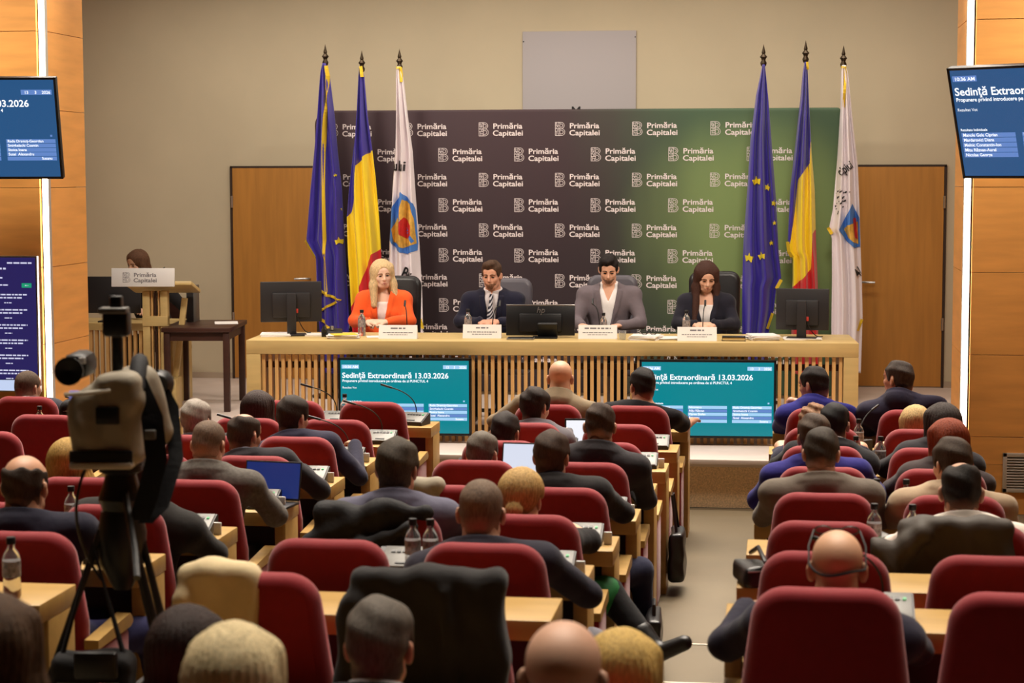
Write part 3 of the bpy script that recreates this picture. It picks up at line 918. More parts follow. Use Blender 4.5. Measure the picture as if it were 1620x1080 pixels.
def surface(fld):
    """surface nets: returns vertex array and quads"""
    v = fld.v
    v[0], v[-1] = 1, 1
    v[:, 0], v[:, -1] = 1, 1
    v[:, :, 0], v[:, :, -1] = 1, 1
    ins = v < 0
    ax = fld.a
    nx, ny, nz = v.shape
    cs = np.zeros((nx - 1, ny - 1, nz - 1), np.int8)
    for i in (0, 1):
        for j in (0, 1):
            for k in (0, 1):
                cs += ins[i:nx - 1 + i, j:ny - 1 + j, k:nz - 1 + k]
    act = (cs > 0) & (cs < 8)
    idx = np.argwhere(act)
    n = len(idx)
    if n == 0:
        return np.zeros((0, 3)), np.zeros((0, 4), int)
    idm = np.full(act.shape, -1, np.int32)
    idm[act] = np.arange(n)
    I, J, K = idx.T
    acc = np.zeros((n, 3)); cnt = np.zeros(n)
    C = [(0, 0, 0), (1, 0, 0), (0, 1, 0), (1, 1, 0), (0, 0, 1), (1, 0, 1), (0, 1, 1), (1, 1, 1)]
    vals = [v[I + a, J + b, K + c] for a, b, c in C]
    pos = [np.stack([ax[0][I + a], ax[1][J + b], ax[2][K + c]], 1) for a, b, c in C]
    for e0, e1 in ((0, 1), (2, 3), (4, 5), (6, 7), (0, 2), (1, 3), (4, 6), (5, 7), (0, 4), (1, 5), (2, 6), (3, 7)):
        cr = (vals[e0] < 0) != (vals[e1] < 0)
        if not cr.any():
            continue
        t = vals[e0][cr] / (vals[e0][cr] - vals[e1][cr])
        acc[cr] += pos[e0][cr] + (pos[e1][cr] - pos[e0][cr]) * t[:, None]
        cnt[cr] += 1
    P = acc / cnt[:, None]
    Q = []
    def faces(a, b, offs):
        cr = np.argwhere(a != b)
        if len(cr) == 0:
            return
        fl = a[tuple(cr.T)]
        q = []
        for o in offs:
            q.append(idm[tuple((cr + o).T)])
        q = np.stack(q, 1)
        q[~fl] = q[~fl][:, ::-1]
        Q.append(q[(q >= 0).all(1)])
    s1 = slice(1, -1)
    a, b = ins[:-1, s1, s1], ins[1:, s1, s1]
    faces(a, b, [np.array(o) for o in ((0, 0, 0), (0, 1, 0), (0, 1, 1), (0, 0, 1))])
    a, b = ins[s1, :-1, s1], ins[s1, 1:, s1]
    faces(a, b, [np.array(o) for o in ((0, 0, 0), (0, 0, 1), (1, 0, 1), (1, 0, 0))])
    a, b = ins[s1, s1, :-1], ins[s1, s1, 1:]
    faces(a, b, [np.array(o) for o in ((0, 0, 0), (1, 0, 0), (1, 1, 0), (0, 1, 0))])
    return P, (np.concatenate(Q) if Q else np.zeros((0, 4), int))

def solid_mesh(name, fld):
    P, Q = surface(fld)
    me = bpy.data.meshes.new(name)
    nv, nq = len(P), len(Q)
    me.vertices.add(nv)
    me.vertices.foreach_set('co', P.astype(np.float32).ravel())
    me.loops.add(nq * 4)
    me.loops.foreach_set('vertex_index', Q.astype(np.int32).ravel())
    me.polygons.add(nq)
    me.polygons.foreach_set('loop_start', np.arange(0, nq * 4, 4, dtype=np.int32))
    me.polygons.foreach_set('use_smooth', np.ones(nq, bool))
    me.update(calc_edges=True)
    me.validate()
    return me

def A(*p):
    return np.array(p, np.float32)

def cone(a, b, r1, r2=None, F=None, flat=1.0):
    """tapered capsule; with F its thickness along direction F is scaled by flat"""
    a, b = np.asarray(a, np.float32), np.asarray(b, np.float32)
    r2 = r1 if r2 is None else r2
    R = max(r1, r2)
    lo, hi = np.minimum(a, b) - R, np.maximum(a, b) + R
    ba = b - a
    L2 = max(1e-8, float(ba @ ba))
    def fn(X, Y, Z):
        px, py, pz = X - a[0], Y - a[1], Z - a[2]
        h = np.clip((px * ba[0] + py * ba[1] + pz * ba[2]) / L2, 0, 1)
        qx, qy, qz = px - ba[0] * h, py - ba[1] * h, pz - ba[2] * h
        if F is None:
            return np.sqrt(qx * qx + qy * qy + qz * qz) - (r1 + (r2 - r1) * h)
        c = qx * F[0] + qy * F[1] + qz * F[2]
        l2 = qx * qx + qy * qy + qz * qz + c * c * (1 / flat ** 2 - 1)
        return (np.sqrt(l2) - (r1 + (r2 - r1) * h)) * (0.5 + 0.5 * flat)
    return lo, hi, fn

def ell(c, r, M=None):
    c, r = np.asarray(c, np.float32), np.asarray(r, np.float32)
    R = float(max(r))
    def fn(X, Y, Z):
        x, y, z = X - c[0], Y - c[1], Z - c[2]
        if M is not None:
            x, y, z = (M[0][0] * x + M[1][0] * y + M[2][0] * z, M[0][1] * x + M[1][1] * y + M[2][1] * z, M[0][2] * x + M[1][2] * y + M[2][2] * z)
        k0 = np.sqrt((x / r[0]) ** 2 + (y / r[1]) ** 2 + (z / r[2]) ** 2)
        k1 = np.sqrt((x / r[0] ** 2) ** 2 + (y / r[1] ** 2) ** 2 + (z / r[2] ** 2) ** 2) + 1e-6
        return k0 * (k0 - 1) / k1
    return c - R, c + R, fn

def rbox(c, h, r, M=None):
    c, h = np.asarray(c, np.float32), np.asarray(h, np.float32)
    R = float(np.linalg.norm(h)) if M is not None else None
    lo, hi = (c - R, c + R) if M is not None else (c - h, c + h)
    def fn(X, Y, Z):
        x, y, z = X - c[0], Y - c[1], Z - c[2]
        if M is not None:
            x, y, z = (M[0][0] * x + M[1][0] * y + M[2][0] * z, M[0][1] * x + M[1][1] * y + M[2][1] * z, M[0][2] * x + M[1][2] * y + M[2][2] * z)
        qx, qy, qz = np.abs(x) - h[0] + r, np.abs(y) - h[1] + r, np.abs(z) - h[2] + r
        return np.sqrt(np.maximum(qx, 0) ** 2 + np.maximum(qy, 0) ** 2 + np.maximum(qz, 0) ** 2) + np.minimum(np.maximum(qx, np.maximum(qy, qz)), 0) - r
    return lo, hi, fn

def axis(lo, hi, coarse, fine=()):
    """grid line positions: coarse steps, finer inside the (lo, hi, step) intervals of fine"""
    out = [lo]
    while out[-1] < hi:
        st = coarse
        for a, b, s in fine:
            if a <= out[-1] < b:
                st = min(st, s)
            elif out[-1] < a < out[-1] + st:
                st = max(s, a - out[-1])
        out.append(out[-1] + st)
    return out

# ------------------------------------------------------------------ people
def skin_mat(col):
    return mat('skin_%d_%d_%d' % col, col, 0.5, var=0.05, scale=14, spec=0.4)
def hair_mat(col, skin=None):
    """strands along the growth direction; with skin, short hair thins out to skin at the nape and temples"""
    nm = 'hair_%d_%d_%d' % col + ('' if skin is None else '_%d_%d_%d' % skin)
    if nm in _mats:
        return _mats[nm]
    m = mat(nm, col, 0.6, var=0.32, scale=30, stretch=(6, 6, 1.0), bump=0.55, bscale=70, spec=0.25)
    if skin is not None:
        nt = m.node_tree
        b = nt.nodes['Principled BSDF']
        src = b.inputs['Base Color'].links[0].from_socket
        at = nt.nodes.new('ShaderNodeAttribute'); at.attribute_name = 'thin'
        mx = nt.nodes.new('ShaderNodeMix'); mx.data_type = 'RGBA'
        nt.links.new(at.outputs['Fac'], mx.inputs[0])
        nt.links.new(src, mx.inputs[6])
        mx.inputs[7].default_value = (*lin(skin), 1)
        nt.links.new(mx.outputs[2], b.inputs['Base Color'])
    return m
def cloth_mat(col, check=False):
    return mat('cloth_%d_%d_%d' % col, col, 0.85, var=0.08 if not check else 0.22, scale=12 if not check else 60, bump=0.6, bscale=11, spec=0.2, sheen=0.1)

def rot_head(yaw, pitch, roll):
    """yaw + turns to the person's left, pitch + looks down, roll + tips to the right"""
    return np.array((Matrix.Rotation(math.radians(yaw), 3, 'Z') @ Matrix.Rotation(-math.radians(pitch), 3, 'X') @ Matrix.Rotation(math.radians(roll), 3, 'Y')), np.float32)

def head_prims(sex):
    """(prim builder, smoothing, op) in head space: face towards +Y, centre at eye level"""
    j = 0.93 if sex == 'f' else 1.0
    L = [(ell((0, -0.014, 0.035), (0.0745, 0.094, 0.079)), 0.02, 'add'),
         (ell((0, 0.028, -0.04), (0.057 * j, 0.062, 0.07)), 0.035, 'add'),
         (ell((0, 0.048, -0.088), (0.026 * j, 0.03, 0.022)), 0.025, 'add'),
         (ell((0, 0.06, 0.045), (0.052, 0.026, 0.03)), 0.03, 'add')]
    for s in (-1, 1):
        L += [(ell((s * 0.04, 0.052, -0.025), (0.022, 0.026, 0.024)), 0.02, 'add'),
              (cone((s * 0.012, 0.084, 0.021), (s * 0.045, 0.072, 0.02), 0.0095 if sex == 'm' else 0.007, 0.008), 0.012, 'add'),
              (ell((s * 0.031, 0.094, 0.001), (0.017, 0.014, 0.010)), 0.012, 'sub'),
              (ell((s * 0.0305, 0.072, 0.0), (0.0145, 0.0125, 0.0105)), 0.004, 'add'),
              (cone((s * 0.044, 0.02, -0.07), (s * 0.03, 0.045, -0.09), 0.018 * j), 0.02, 'add'),
              (ell((s * 0.078, -0.012, -0.012), (0.010, 0.020, 0.033), np.array(Matrix.Rotation(s * 0.5, 3, 'Z') @ Matrix.Rotation(0.2, 3, 'X'))), 0.008, 'add'),
              (ell((s * 0.087, -0.006, -0.008), (0.006, 0.010, 0.018)), 0.005, 'sub')]
    L += [(cone((0, 0.09, 0.006), (0, 0.106, -0.028), 0.008, 0.0125), 0.012, 'add'),
          (cone((-0.011, 0.094, -0.034), (0.011, 0.094, -0.034), 0.008), 0.006, 'add'),
          (ell((0, 0.084, -0.062), (0.026, 0.012, 0.014)), 0.012, 'add'),
          (rbox((0, 0.1, -0.0625), (0.02, 0.012, 0.0012), 0.001), 0.003, 'sub')]
    return L

def xf(prim, R, T):
    """place a head-space solid by rotation R and offset T"""
    lo, hi, fn = prim
    c = (np.asarray(lo) + np.asarray(hi)) / 2
    rad = float(np.linalg.norm(np.asarray(hi) - np.asarray(lo)) / 2)
    c2 = R @ c + T
    def g(X, Y, Z):
        x, y, z = X - T[0], Y - T[1], Z - T[2]
        return fn(R[0][0] * x + R[1][0] * y + R[2][0] * z, R[0][1] * x + R[1][1] * y + R[2][1] * z, R[0][2] * x + R[1][2] * y + R[2][2] * z)
    return c2 - rad * 0.8, c2 + rad * 0.8, g

def pl(v, xp, fp):
    return np.interp(v, xp, fp)

_hair = {}
def hair_mesh(style, seed=0):
    key = (style, seed)
    if key in _hair:
        return _hair[key]
    long_ = style in ('long', 'longdark', 'bob', 'blondelong')
    st = 0.0065
    F = Field(axis(-0.16, 0.16, st), axis(-0.19, 0.24 if style == 'longdark' else 0.15, st), axis(-0.38 if long_ else -0.15, 0.16, st))
    rs = random.Random(seed * 7 + 3)
    ph = [rs.uniform(0, 6.28) for _ in range(6)]
    vol = {'short': 0.011, 'thick': 0.018, 'quiff': 0.016, 'buzz': 0.005, 'balding': 0.009, 'ring': 0.008, 'curly': 0.024, 'crop': 0.02}.get(style, 0.016)
    if style in ('short', 'thick', 'quiff', 'buzz', 'balding', 'ring', 'curly'):
        low = 0.0012
        F.apply(ell((0, -0.014, 0.035), (0.0745 + vol * 0.75, 0.094 + vol, 0.079 + vol)), 0.02)
        F.apply(cone((0, -0.055, -0.02), (0, -0.05, -0.075), 0.055 + low, 0.05 + low), 0.03)
        for s in (-1, 1):
            F.apply(cone((s * 0.05, -0.02, 0.0), (s * 0.045, -0.03, -0.06), 0.027 + low, 0.02 + low), 0.02)
        if style == 'quiff':
            F.apply(ell((0.005, 0.05, 0.105), (0.055, 0.05, 0.03)), 0.03)
        nap = {'buzz': -0.075, 'thick': -0.095}.get(style, -0.085)
        hl = [-0.2, -0.1, -0.045, -0.03, -0.024, 0.012, 0.03, 0.055, 0.075, 0.1, 0.2]
        hv = [nap, nap, nap + 0.005, -0.05, -0.01, 0.0, -0.02, 0.03, 0.062, 0.078, 0.08]
        F.clip(lambda X, Y, Z: (pl(Y, hl, hv) + 0.004 * np.sin(90 * X + ph[0]) - Z))
        for s in (-1, 1):
            F.apply(ell((s * 0.083, -0.01, -0.014), (0.028, 0.024, 0.04)), 0.01, 'sub')
        if style == 'balding':
            F.apply(ell((0, 0.0, 0.13), (0.046, 0.075, 0.06)), 0.03, 'sub')
        if style == 'ring':
            F.apply(ell((0, 0.02, 0.13), (0.1, 0.135, 0.098)), 0.02, 'sub')
        amp = {'buzz': 0.001, 'curly': 0.007}.get(style, 0.0036)
        fr = 70 if style != 'curly' else 110
        F.noise(lambda X, Y, Z: amp * (np.sin(fr * X + ph[1] + 18 * Y) * np.sin(fr * 0.7 * Y + ph[2]) + 0.7 * np.sin(fr * 1.2 * Z + 40 * X + ph[3])))
    else:
        F.apply(ell((0, -0.016, 0.037), (0.0745 + 0.02, 0.094 + 0.018, 0.079 + 0.019)), 0.02)
        if style == 'pony':
            F.apply(cone((0, -0.05, -0.01), (0, -0.06, -0.05), 0.062, 0.04), 0.03)
            F.clip(lambda X, Y, Z: pl(Y, [-0.2, -0.06, -0.02, 0.02, 0.06, 0.09, 0.2], [-0.07, -0.06, 0.0, 0.0, 0.04, 0.08, 0.09]) - Z)
            for s in (-1, 1):
                F.apply(ell((s * 0.083, -0.01, -0.014), (0.028, 0.024, 0.04)), 0.01, 'sub')
            F.apply(ell((0.012, -0.122, -0.03), (0.038, 0.032, 0.034)), 0.010)
            F.apply(cone((0.01, -0.125, -0.06), (0.01, -0.115, -0.12), 0.022, 0.01), 0.015)
        elif style == 'crop':
            F.apply(cone((0, -0.05, -0.02), (0, -0.05, -0.07), 0.068, 0.05), 0.03)
            for s in (-1, 1):
                F.apply(cone((s * 0.07, 0.0, 0.03), (s * 0.07, -0.01, -0.05), 0.028, 0.022), 0.02)
            F.apply(ell((0, 0.12, -0.035), (0.056, 0.08, 0.085)), 0.015, 'sub')
        else:
            zl = {'bob': -0.17, 'long': -0.27, 'longdark': -0.3, 'blondelong': -0.25}[style]
            for s in (-1, 1):
                F.apply(cone((s * 0.066, 0.015, 0.06), (s * 0.08, 0.01, -0.09), 0.034, 0.034), 0.03)
                F.apply(cone((s * 0.08, 0.01, -0.09), (s * 0.085, 0.005, zl), 0.036, 0.03 if style != 'bob' else 0.022), 0.03)
            if style in ('longdark', 'blondelong'):
                for s in (-1, 1):
                    F.apply(cone((s * 0.078, 0.02, -0.08), (s * 0.1, 0.185, zl - 0.04) if style == 'longdark' else (s * 0.098, 0.06, zl), 0.034, 0.026), 0.03)
            F.apply(cone((0, -0.05, -0.0), (0, -0.06, zl * 0.92), 0.1, 0.105, (0, 1, 0), 0.6), 0.03)
            F.apply(ell((0, 0.125, -0.03), (0.06, 0.105, 0.112)), 0.012, 'sub')
            F.apply(cone((0, 0.06, -0.12), (0, 0.03, -0.4), 0.052, 0.06), 0.02, 'sub')
            F.apply(cone((0, 0.0, -0.10), (0, 0.0, -0.4), 0.045, 0.05), 0.02, 'sub')
        F.noise(lambda X, Y, Z: 0.0022 * np.clip((0.05 - Y) / 0.05, 0, 1) * np.sin(34 * np.arctan2(X, -(Y + 0.3 * 0) - 0.02) + 5 * np.sin(9 * Z + ph[0]) + ph[1]) + 0.0008 * np.sin(80 * X + ph[2]) * np.sin(70 * Y + ph[3]))
    me = solid_mesh('hair', F)
    if style in ('short', 'thick', 'quiff', 'buzz', 'balding', 'ring'):
        at = me.attributes.new('thin', 'FLOAT', 'POINT')
        top_ = {'short': -0.035, 'buzz': 0.0, 'quiff': -0.01, 'thick': -0.06}.get(style, -0.035)
        at.data.foreach_set('value', [0.72 * min(1, max(0, (top_ + 0.02 * math.sin(60 * v.co.x + v.co.y * 50) * 0.3 - v.co.z) / 0.055)) for v in me.vertices])
    _hair[key] = me
    return me

def hand_prims(w, d, n, side, curl=0.5, spread=0.0):
    """palm and five fingers; w wrist, d pointing direction, n back-of-hand normal, side +1 when the thumb is towards d x n"""
    w, d, n = (np.asarray(q, np.float32) for q in (w, d, n))
    d = d / np.linalg.norm(d)
    n = n - d * (n @ d); n = n / np.linalg.norm(n)
    a = np.cross(d, n) * side
    L = [(cone(w, w + d * 0.03, 0.024, 0.03, n, 0.6), 0.015), (cone(w + d * 0.035 + a * 0.018, w + d * 0.075 + a * 0.02, 0.022, 0.02, n, 0.6), 0.012), (cone(w + d * 0.035 - a * 0.018, w + d * 0.07 - a * 0.02, 0.022, 0.018, n, 0.6), 0.012)]
    for k, (o, l) in enumerate(((0.03, 0.072), (0.0105, 0.08), (-0.0095, 0.075), (-0.029, 0.06))):
        b = w + d * (0.085 - 0.004 * abs(k - 1)) + a * o
        dd = d + a * spread * (1.5 - k) * 0.2
        c1 = dd * math.cos(curl * 0.7) - n * math.sin(curl * 0.7)
        c2 = dd * math.cos(curl * 1.7) - n * math.sin(curl * 1.7)
        m = b + c1 * l * 0.5
        L += [(cone(b - d * 0.02, m, 0.0095, 0.0088), 0.004), (cone(m, m + c2 * l * 0.5, 0.0088, 0.0078), 0.003)]
    tb = w + d * 0.03 + a * 0.028
    t1 = tb + (d * 0.75 + a * 0.6 - n * 0.2) * 0.04
    L += [(cone(tb, t1, 0.0125, 0.010), 0.008), (cone(t1, t1 + (d * 0.95 + a * 0.1 - n * 0.25) * 0.032, 0.010, 0.0085), 0.003)]
    return L

def person(label, loc, rz=0.0, head=(0, 0.05, 1.2), face=(0, 0, 0), sex='m', skin=(206, 160, 130), hair=('short', (50, 38, 30)),
           top='suit', topc=(40, 42, 52), shirtc=(225, 225, 228), tie=None, legc=(34, 34, 40), arms='desk', legs='sit', sw=0.19, fine_hands=False,
           features=False, girth=1.0, lapel=False, opening=None, shirt_v=None, seat=0.45, beard=None, check=False, seed=0, hs=1.0, collar=None, group='people seated in the audience', shoec=(20, 18, 18), wrists=None, elbows=None, nb=0.112, drop=0.078):
    """Seated figure facing +Y, origin on the floor under the hips. head is the centre of the skull at eye level."""
    t = None
    H = A(*head)
    R = rot_head(*face)
    Pz = seat + 0.1
    P = A(0, 0, Pz)
    hb = R @ A(0, -0.035, -0.10) * hs
    NB = A(H[0] * 0.94 + hb[0] * 0.25, H[1] - 0.052 + hb[1] * 0.3, H[2] - nb * hs)           # base of the neck
    U = (NB - P); LU = np.linalg.norm(U); U = U / LU
    RX = A(1, 0, 0); RX = RX - U * (RX @ U); RX /= np.linalg.norm(RX)
    FW = np.cross(U, RX)
    SL = NB - U * drop - RX * sw - FW * 0.005
    SR = NB - U * drop + RX * sw - FW * 0.005
    if arms == 'desk':
        E = [A(-sw - 0.055, 0.14, 0.79), A(sw + 0.055, 0.14, 0.79)]
        W = [A(-0.13, 0.33, 0.81), A(0.13, 0.33, 0.81)]
    elif arms == 'lap':
        E = [SL + A(-0.05, 0.05, -0.27), SR + A(0.05, 0.05, -0.27)]
        W = [A(-0.09, 0.27, 0.66), A(0.09, 0.27, 0.66)]
    elif arms == 'clasp':
        E = [A(-sw - 0.07, 0.15, 0.855), A(sw + 0.07, 0.15, 0.855)]
        W = [A(-0.085, 0.37, 0.86), A(0.085, 0.37, 0.86)]
    if elbows: E = [A(*q) for q in elbows]
    if wrists: W = [A(*q) for q in wrists]
    if legs == 'sit':
        KN = [A(-0.12, 0.43, seat + 0.06), A(0.12, 0.43, seat + 0.06)]
        AN = [A(-0.12, 0.40, 0.09), A(0.12, 0.40, 0.09)]
        FT = [A(-0.13, 0.55, 0.045), A(0.13, 0.55, 0.045)]
    elif legs == 'wide':
        KN = [A(-0.2, 0.42, seat + 0.06), A(0.2, 0.42, seat + 0.06)]
        AN = [A(-0.2, 0.38, 0.09), A(0.2, 0.38, 0.09)]
        FT = [A(-0.22, 0.52, 0.045), A(0.22, 0.52, 0.045)]
    elif legs == 'right':
        KN = [A(0.05, 0.42, seat + 0.06), A(0.34, 0.3, seat + 0.07)]
        AN = [A(0.05, 0.40, 0.09), A(0.36, 0.32, 0.09)]
        FT = [A(0.05, 0.55, 0.045), A(0.42, 0.45, 0.045)]
    elif legs == 'cross':          # right leg swung over the left, out to the right
        KN = [A(-0.1, 0.42, seat + 0.06), A(0.30, 0.26, seat + 0.14)]
        AN = [A(-0.1, 0.40, 0.09), A(0.52, 0.12, seat - 0.08)]
        FT = [A(-0.12, 0.55, 0.045), A(0.645, 0.09, seat - 0.03)]
    g = girth
    # ---- grid extents
    pts = np.stack([P, H, SL, SR] + E + W)
    hd = 0.14 * hs
    fx = [(H[0] - hd, H[0] + hd, 0.0065)]; fy = [(H[1] - hd, H[1] + hd, 0.0065)]; fz = [(H[2] - 0.17 * hs, H[2] + hd, 0.0065)]
    cz = 0.018
    if fine_hands:
        w0, w1 = np.minimum(W[0], W[1]) - 0.04, np.maximum(W[0], W[1]) + 0.04
        if arms == 'clasp': w1 = w1 + A(0, 0.1, 0.03)
        fx += [(w0[0] - 0.06, w1[0] + 0.06, 0.0055)]; fy += [(w0[1] - 0.02, w1[1] + 0.1, 0.0055)]; fz += [(w0[2] - 0.03, w1[2] + 0.04, 0.0055)]
    lo, hi = pts.min(0) - 0.24, pts.max(0) + 0.24
    hi[2] = H[2] + 0.17
    lo[2] = seat - 0.06
    body = Field(axis(lo[0], hi[0], cz, fx), axis(lo[1], hi[1], cz, fy), axis(lo[2], hi[2], cz, fz))
    # ---- body: trunk, arms, hands, neck and head in one surface
    CH = P + U * LU * 0.70
    body.apply(cone(P, CH, 0.14 * g, 0.155, FW, 0.62), 0.05)
    for s, S, e, w in ((-1, SL, E[0], W[0]), (1, SR, E[1], W[1])):
        body.apply(cone(CH + U * 0.06, S, 0.06, 0.05), 0.05)
        body.apply(cone(S, e, 0.046, 0.038), 0.03)
        body.apply(cone(e, w, 0.038, 0.026), 0.02)
        if arms == 'clasp':
            dd = A(-s * 0.9, 0.55, 0.10); nn = A(-0.2 * s, 0.5, 0.85)
            prs = hand_prims(w, dd, nn, s, 0.75 if s < 0 else 0.6)
        else:
            dd = w - e; dd = A(dd[0] - s * 0.03, dd[1] + 0.05, 0); nn = A(0, 0, 1)
            prs = hand_prims(w, dd, nn, -s, 0.5)
        for p_, k_ in prs:
            body.apply(p_, k_ if fine_hands else max(k_, 0.01))
    nk = 0.057 * (1.0 if sex == 'm' else 0.86) * (1 + (g - 1) * 0.6) * hs
    neck_top = H + R @ A(0, -0.03, -0.05) * hs
    ND = neck_top - NB; ND = ND / np.linalg.norm(ND)
    body.apply(cone(NB - U * 0.04, neck_top, nk * 1.15, nk), 0.03)
    body.apply(cone(NB - U * 0.05, SL + RX * 0.07, nk, 0.045), 0.05)
    body.apply(cone(NB - U * 0.05, SR - RX * 0.07, nk, 0.045), 0.05)
    sc = np.float32(hs)
    for p_, k_, op in head_prims(sex):
        body.apply(xf(scaled(p_, hs), R, H), k_, op)
    bobj = link('person', solid_mesh('person', body), skin_mat(skin))
    bobj.location = loc
    bobj.rotation_euler = (0, 0, rz)
    tag(bobj, label, 'person', group)
    t = bobj
    # ---- clothing over the trunk and arms
    if top is not None:
        gap = {'suit': 0.022, 'jacket': 0.024, 'coat': 0.03, 'shirt': 0.014, 'tshirt': 0.013, 'blouse': 0.014}[top]
        tc = 0.0145
        def garment(gp, sleeves, neck_r, collar_h, cut=None, lap=False, fold=0.0055, full=True, res=tc):
            fxx = [(NB[0] - 0.11, NB[0] + 0.11, 0.007)]
            fzz = [(NB[2] - 0.06, NB[2] + 0.08, 0.007)]
            G = Field(axis(lo[0] - 0.05, hi[0] + 0.05, res, fxx), axis(lo[1] - 0.05, hi[1] + 0.05, res, [(NB[1] - 0.11, NB[1] + 0.11, 0.007)]), axis(seat - 0.02, H[2] + 0.02, res, fzz))
            G.apply(cone(P - U * 0.02, CH, 0.145 * g + gp, 0.158 * (0.5 + 0.5 * g) + gp, FW, 0.66), 0.05)
            G.apply(cone(CH - RX * 0.06 + U * 0.02, CH + RX * 0.06 + U * 0.02, 0.125 + gp, None, FW, 0.72), 0.05)
            if sex == 'f':
                for s in (-1, 1):
                    G.apply(ell(CH + RX * 0.075 * s + FW * 0.085 - U * 0.03, (0.05 + gp * 0.7, 0.044 + gp * 0.7, 0.05 + gp * 0.7)), 0.04)
            for s, S, e, w in ((-1, SL, E[0], W[0]), (1, SR, E[1], W[1])):
                G.apply(cone(CH + U * 0.06, S, 0.068 + gp * 0.6, 0.056 + gp * 0.5), 0.05)
                if top in ('suit', 'jacket', 'coat'):
                    G.apply(ell(S + RX * s * 0.004 + U * 0.012, (0.064, 0.072, 0.052)), 0.05)
                if sleeves == 'long':
                    G.apply(cone(S, e, 0.052 + gp * 0.8, 0.041 + gp * 0.55), 0.03)
                    G.apply(cone(e, w + (e - w) * 0.06, 0.042 + gp * 0.5, 0.031 + gp * 0.5), 0.022)
                elif sleeves == 'short':
                    G.apply(cone(S, S + (e - S) * 0.62, 0.056 + gp * 0.8, 0.054 + gp), 0.03)
                G.apply(cone(NB - U * 0.055, S - RX * s * 0.06, nk + gp * 0.8, 0.046 + gp * 0.7), 0.05)
            # collar band standing round the neck
            if collar_h:
                G.apply(cone(NB - ND * 0.035, NB + ND * (collar_h - 0.012), neck_r + 0.036, neck_r + 0.017), 0.012)
            else:
                G.apply(cone(NB - U * 0.05, NB - U * 0.01, neck_r + 0.03, neck_r + 0.012), 0.02)
            ax_ = NB + U * 0.1
            G.clip(lambda X, Y, Z: np.where(Z > NB[2] - 0.05, (X - NB[0]) * ND[0] + (Y - NB[1]) * ND[1] + (Z - NB[2]) * ND[2] - max(collar_h, 0.0), -1))
            G.apply(cone(NB - ND * 0.05, NB + ND * 0.16, neck_r, neck_r), 0.004, 'sub')
            if collar_h:
                G.apply(ell(NB + FW * 0.085 + U * (collar_h + 0.035), (0.07, 0.07, 0.05)), 0.01, 'sub')
            if collar_h and top in ('suit', 'jacket', 'coat') and full:
                X, Y, Z = G.pts((slice(None),) * 3)
                al = (X - NB[0]) * ND[0] + (Y - NB[1]) * ND[1] + (Z - NB[2]) * ND[2]
                rr = np.sqrt((X - NB[0]) ** 2 + (Y - NB[1]) ** 2 + (Z - NB[2]) ** 2)
                G.v = (G.v - 0.007 * np.clip((al + 0.034) / 0.016, 0, 1) * np.clip((0.14 - rr) / 0.03, 0, 1)).astype(np.float32)
            if cut:
                # open front: a V from the collar to the button
                zb, zt, wt = cut
                def vfn(X, Y, Z):
                    x = (X - NB[0] * 0 - (NB[0]) * np.clip((Z - P[2]) / (NB[2] - P[2]), 0, 1))
                    yy = (Y - (P[1] + (NB[1] - P[1]) * np.clip((Z - P[2]) / (NB[2] - P[2]), 0, 1.2)))
                    wv = np.clip((Z - zb) / (zt - zb), 0, 1.0) * wt
                    return np.maximum(np.abs(x) - wv, 0.02 - yy), wv, x, yy
                if lap:
                    X, Y, Z = G.pts((slice(None),) * 3)
                    vd, wv, x, yy = vfn(X, Y, Z)
                    band = np.maximum(np.maximum(vd - 0.05 * np.clip((Z - zb) / (zt - zb) * 1.6, 0, 1), zb - Z), Z - zt - 0.02)
                    G.v = (G.v - 0.011 * np.clip(-band / 0.008, 0, 1)).astype(np.float32)
                G.clip(lambda X, Y, Z: -np.maximum(vfn(X, Y, Z)[0], zb - Z))
            s0 = seed * 1.7
            if fold:
                G.noise(lambda X, Y, Z: fold * np.clip((NB[2] - 0.04 - Z) / 0.1, 0, 1) * (np.sin(24 * Z + 9 * X + s0) * np.sin(17 * X + 6 * Y + s0 * 2) + 0.5 * np.sin(41 * X - 23 * Z + s0 * 3)))
            return G
        sl = {'tshirt': 'short', 'none': None}.get(top, 'long')
        nm = {'suit': 'suit_jacket', 'jacket': 'jacket', 'coat': 'coat', 'shirt': 'shirt', 'tshirt': 'tshirt', 'blouse': 'blouse'}[top]
        colh = {'suit': 0.018, 'jacket': 0.02, 'coat': 0.03, 'shirt': 0.04, 'tshirt': 0.0, 'blouse': 0.0}[top]
        if collar is not None: colh = collar
        G = garment(gap, sl, nk * 1.02 + (0.012 if top in ('suit', 'jacket', 'coat') else 0.004), colh, opening, lapel)
        jo = link(nm, solid_mesh(nm, G), cloth_mat(topc, check), bobj)
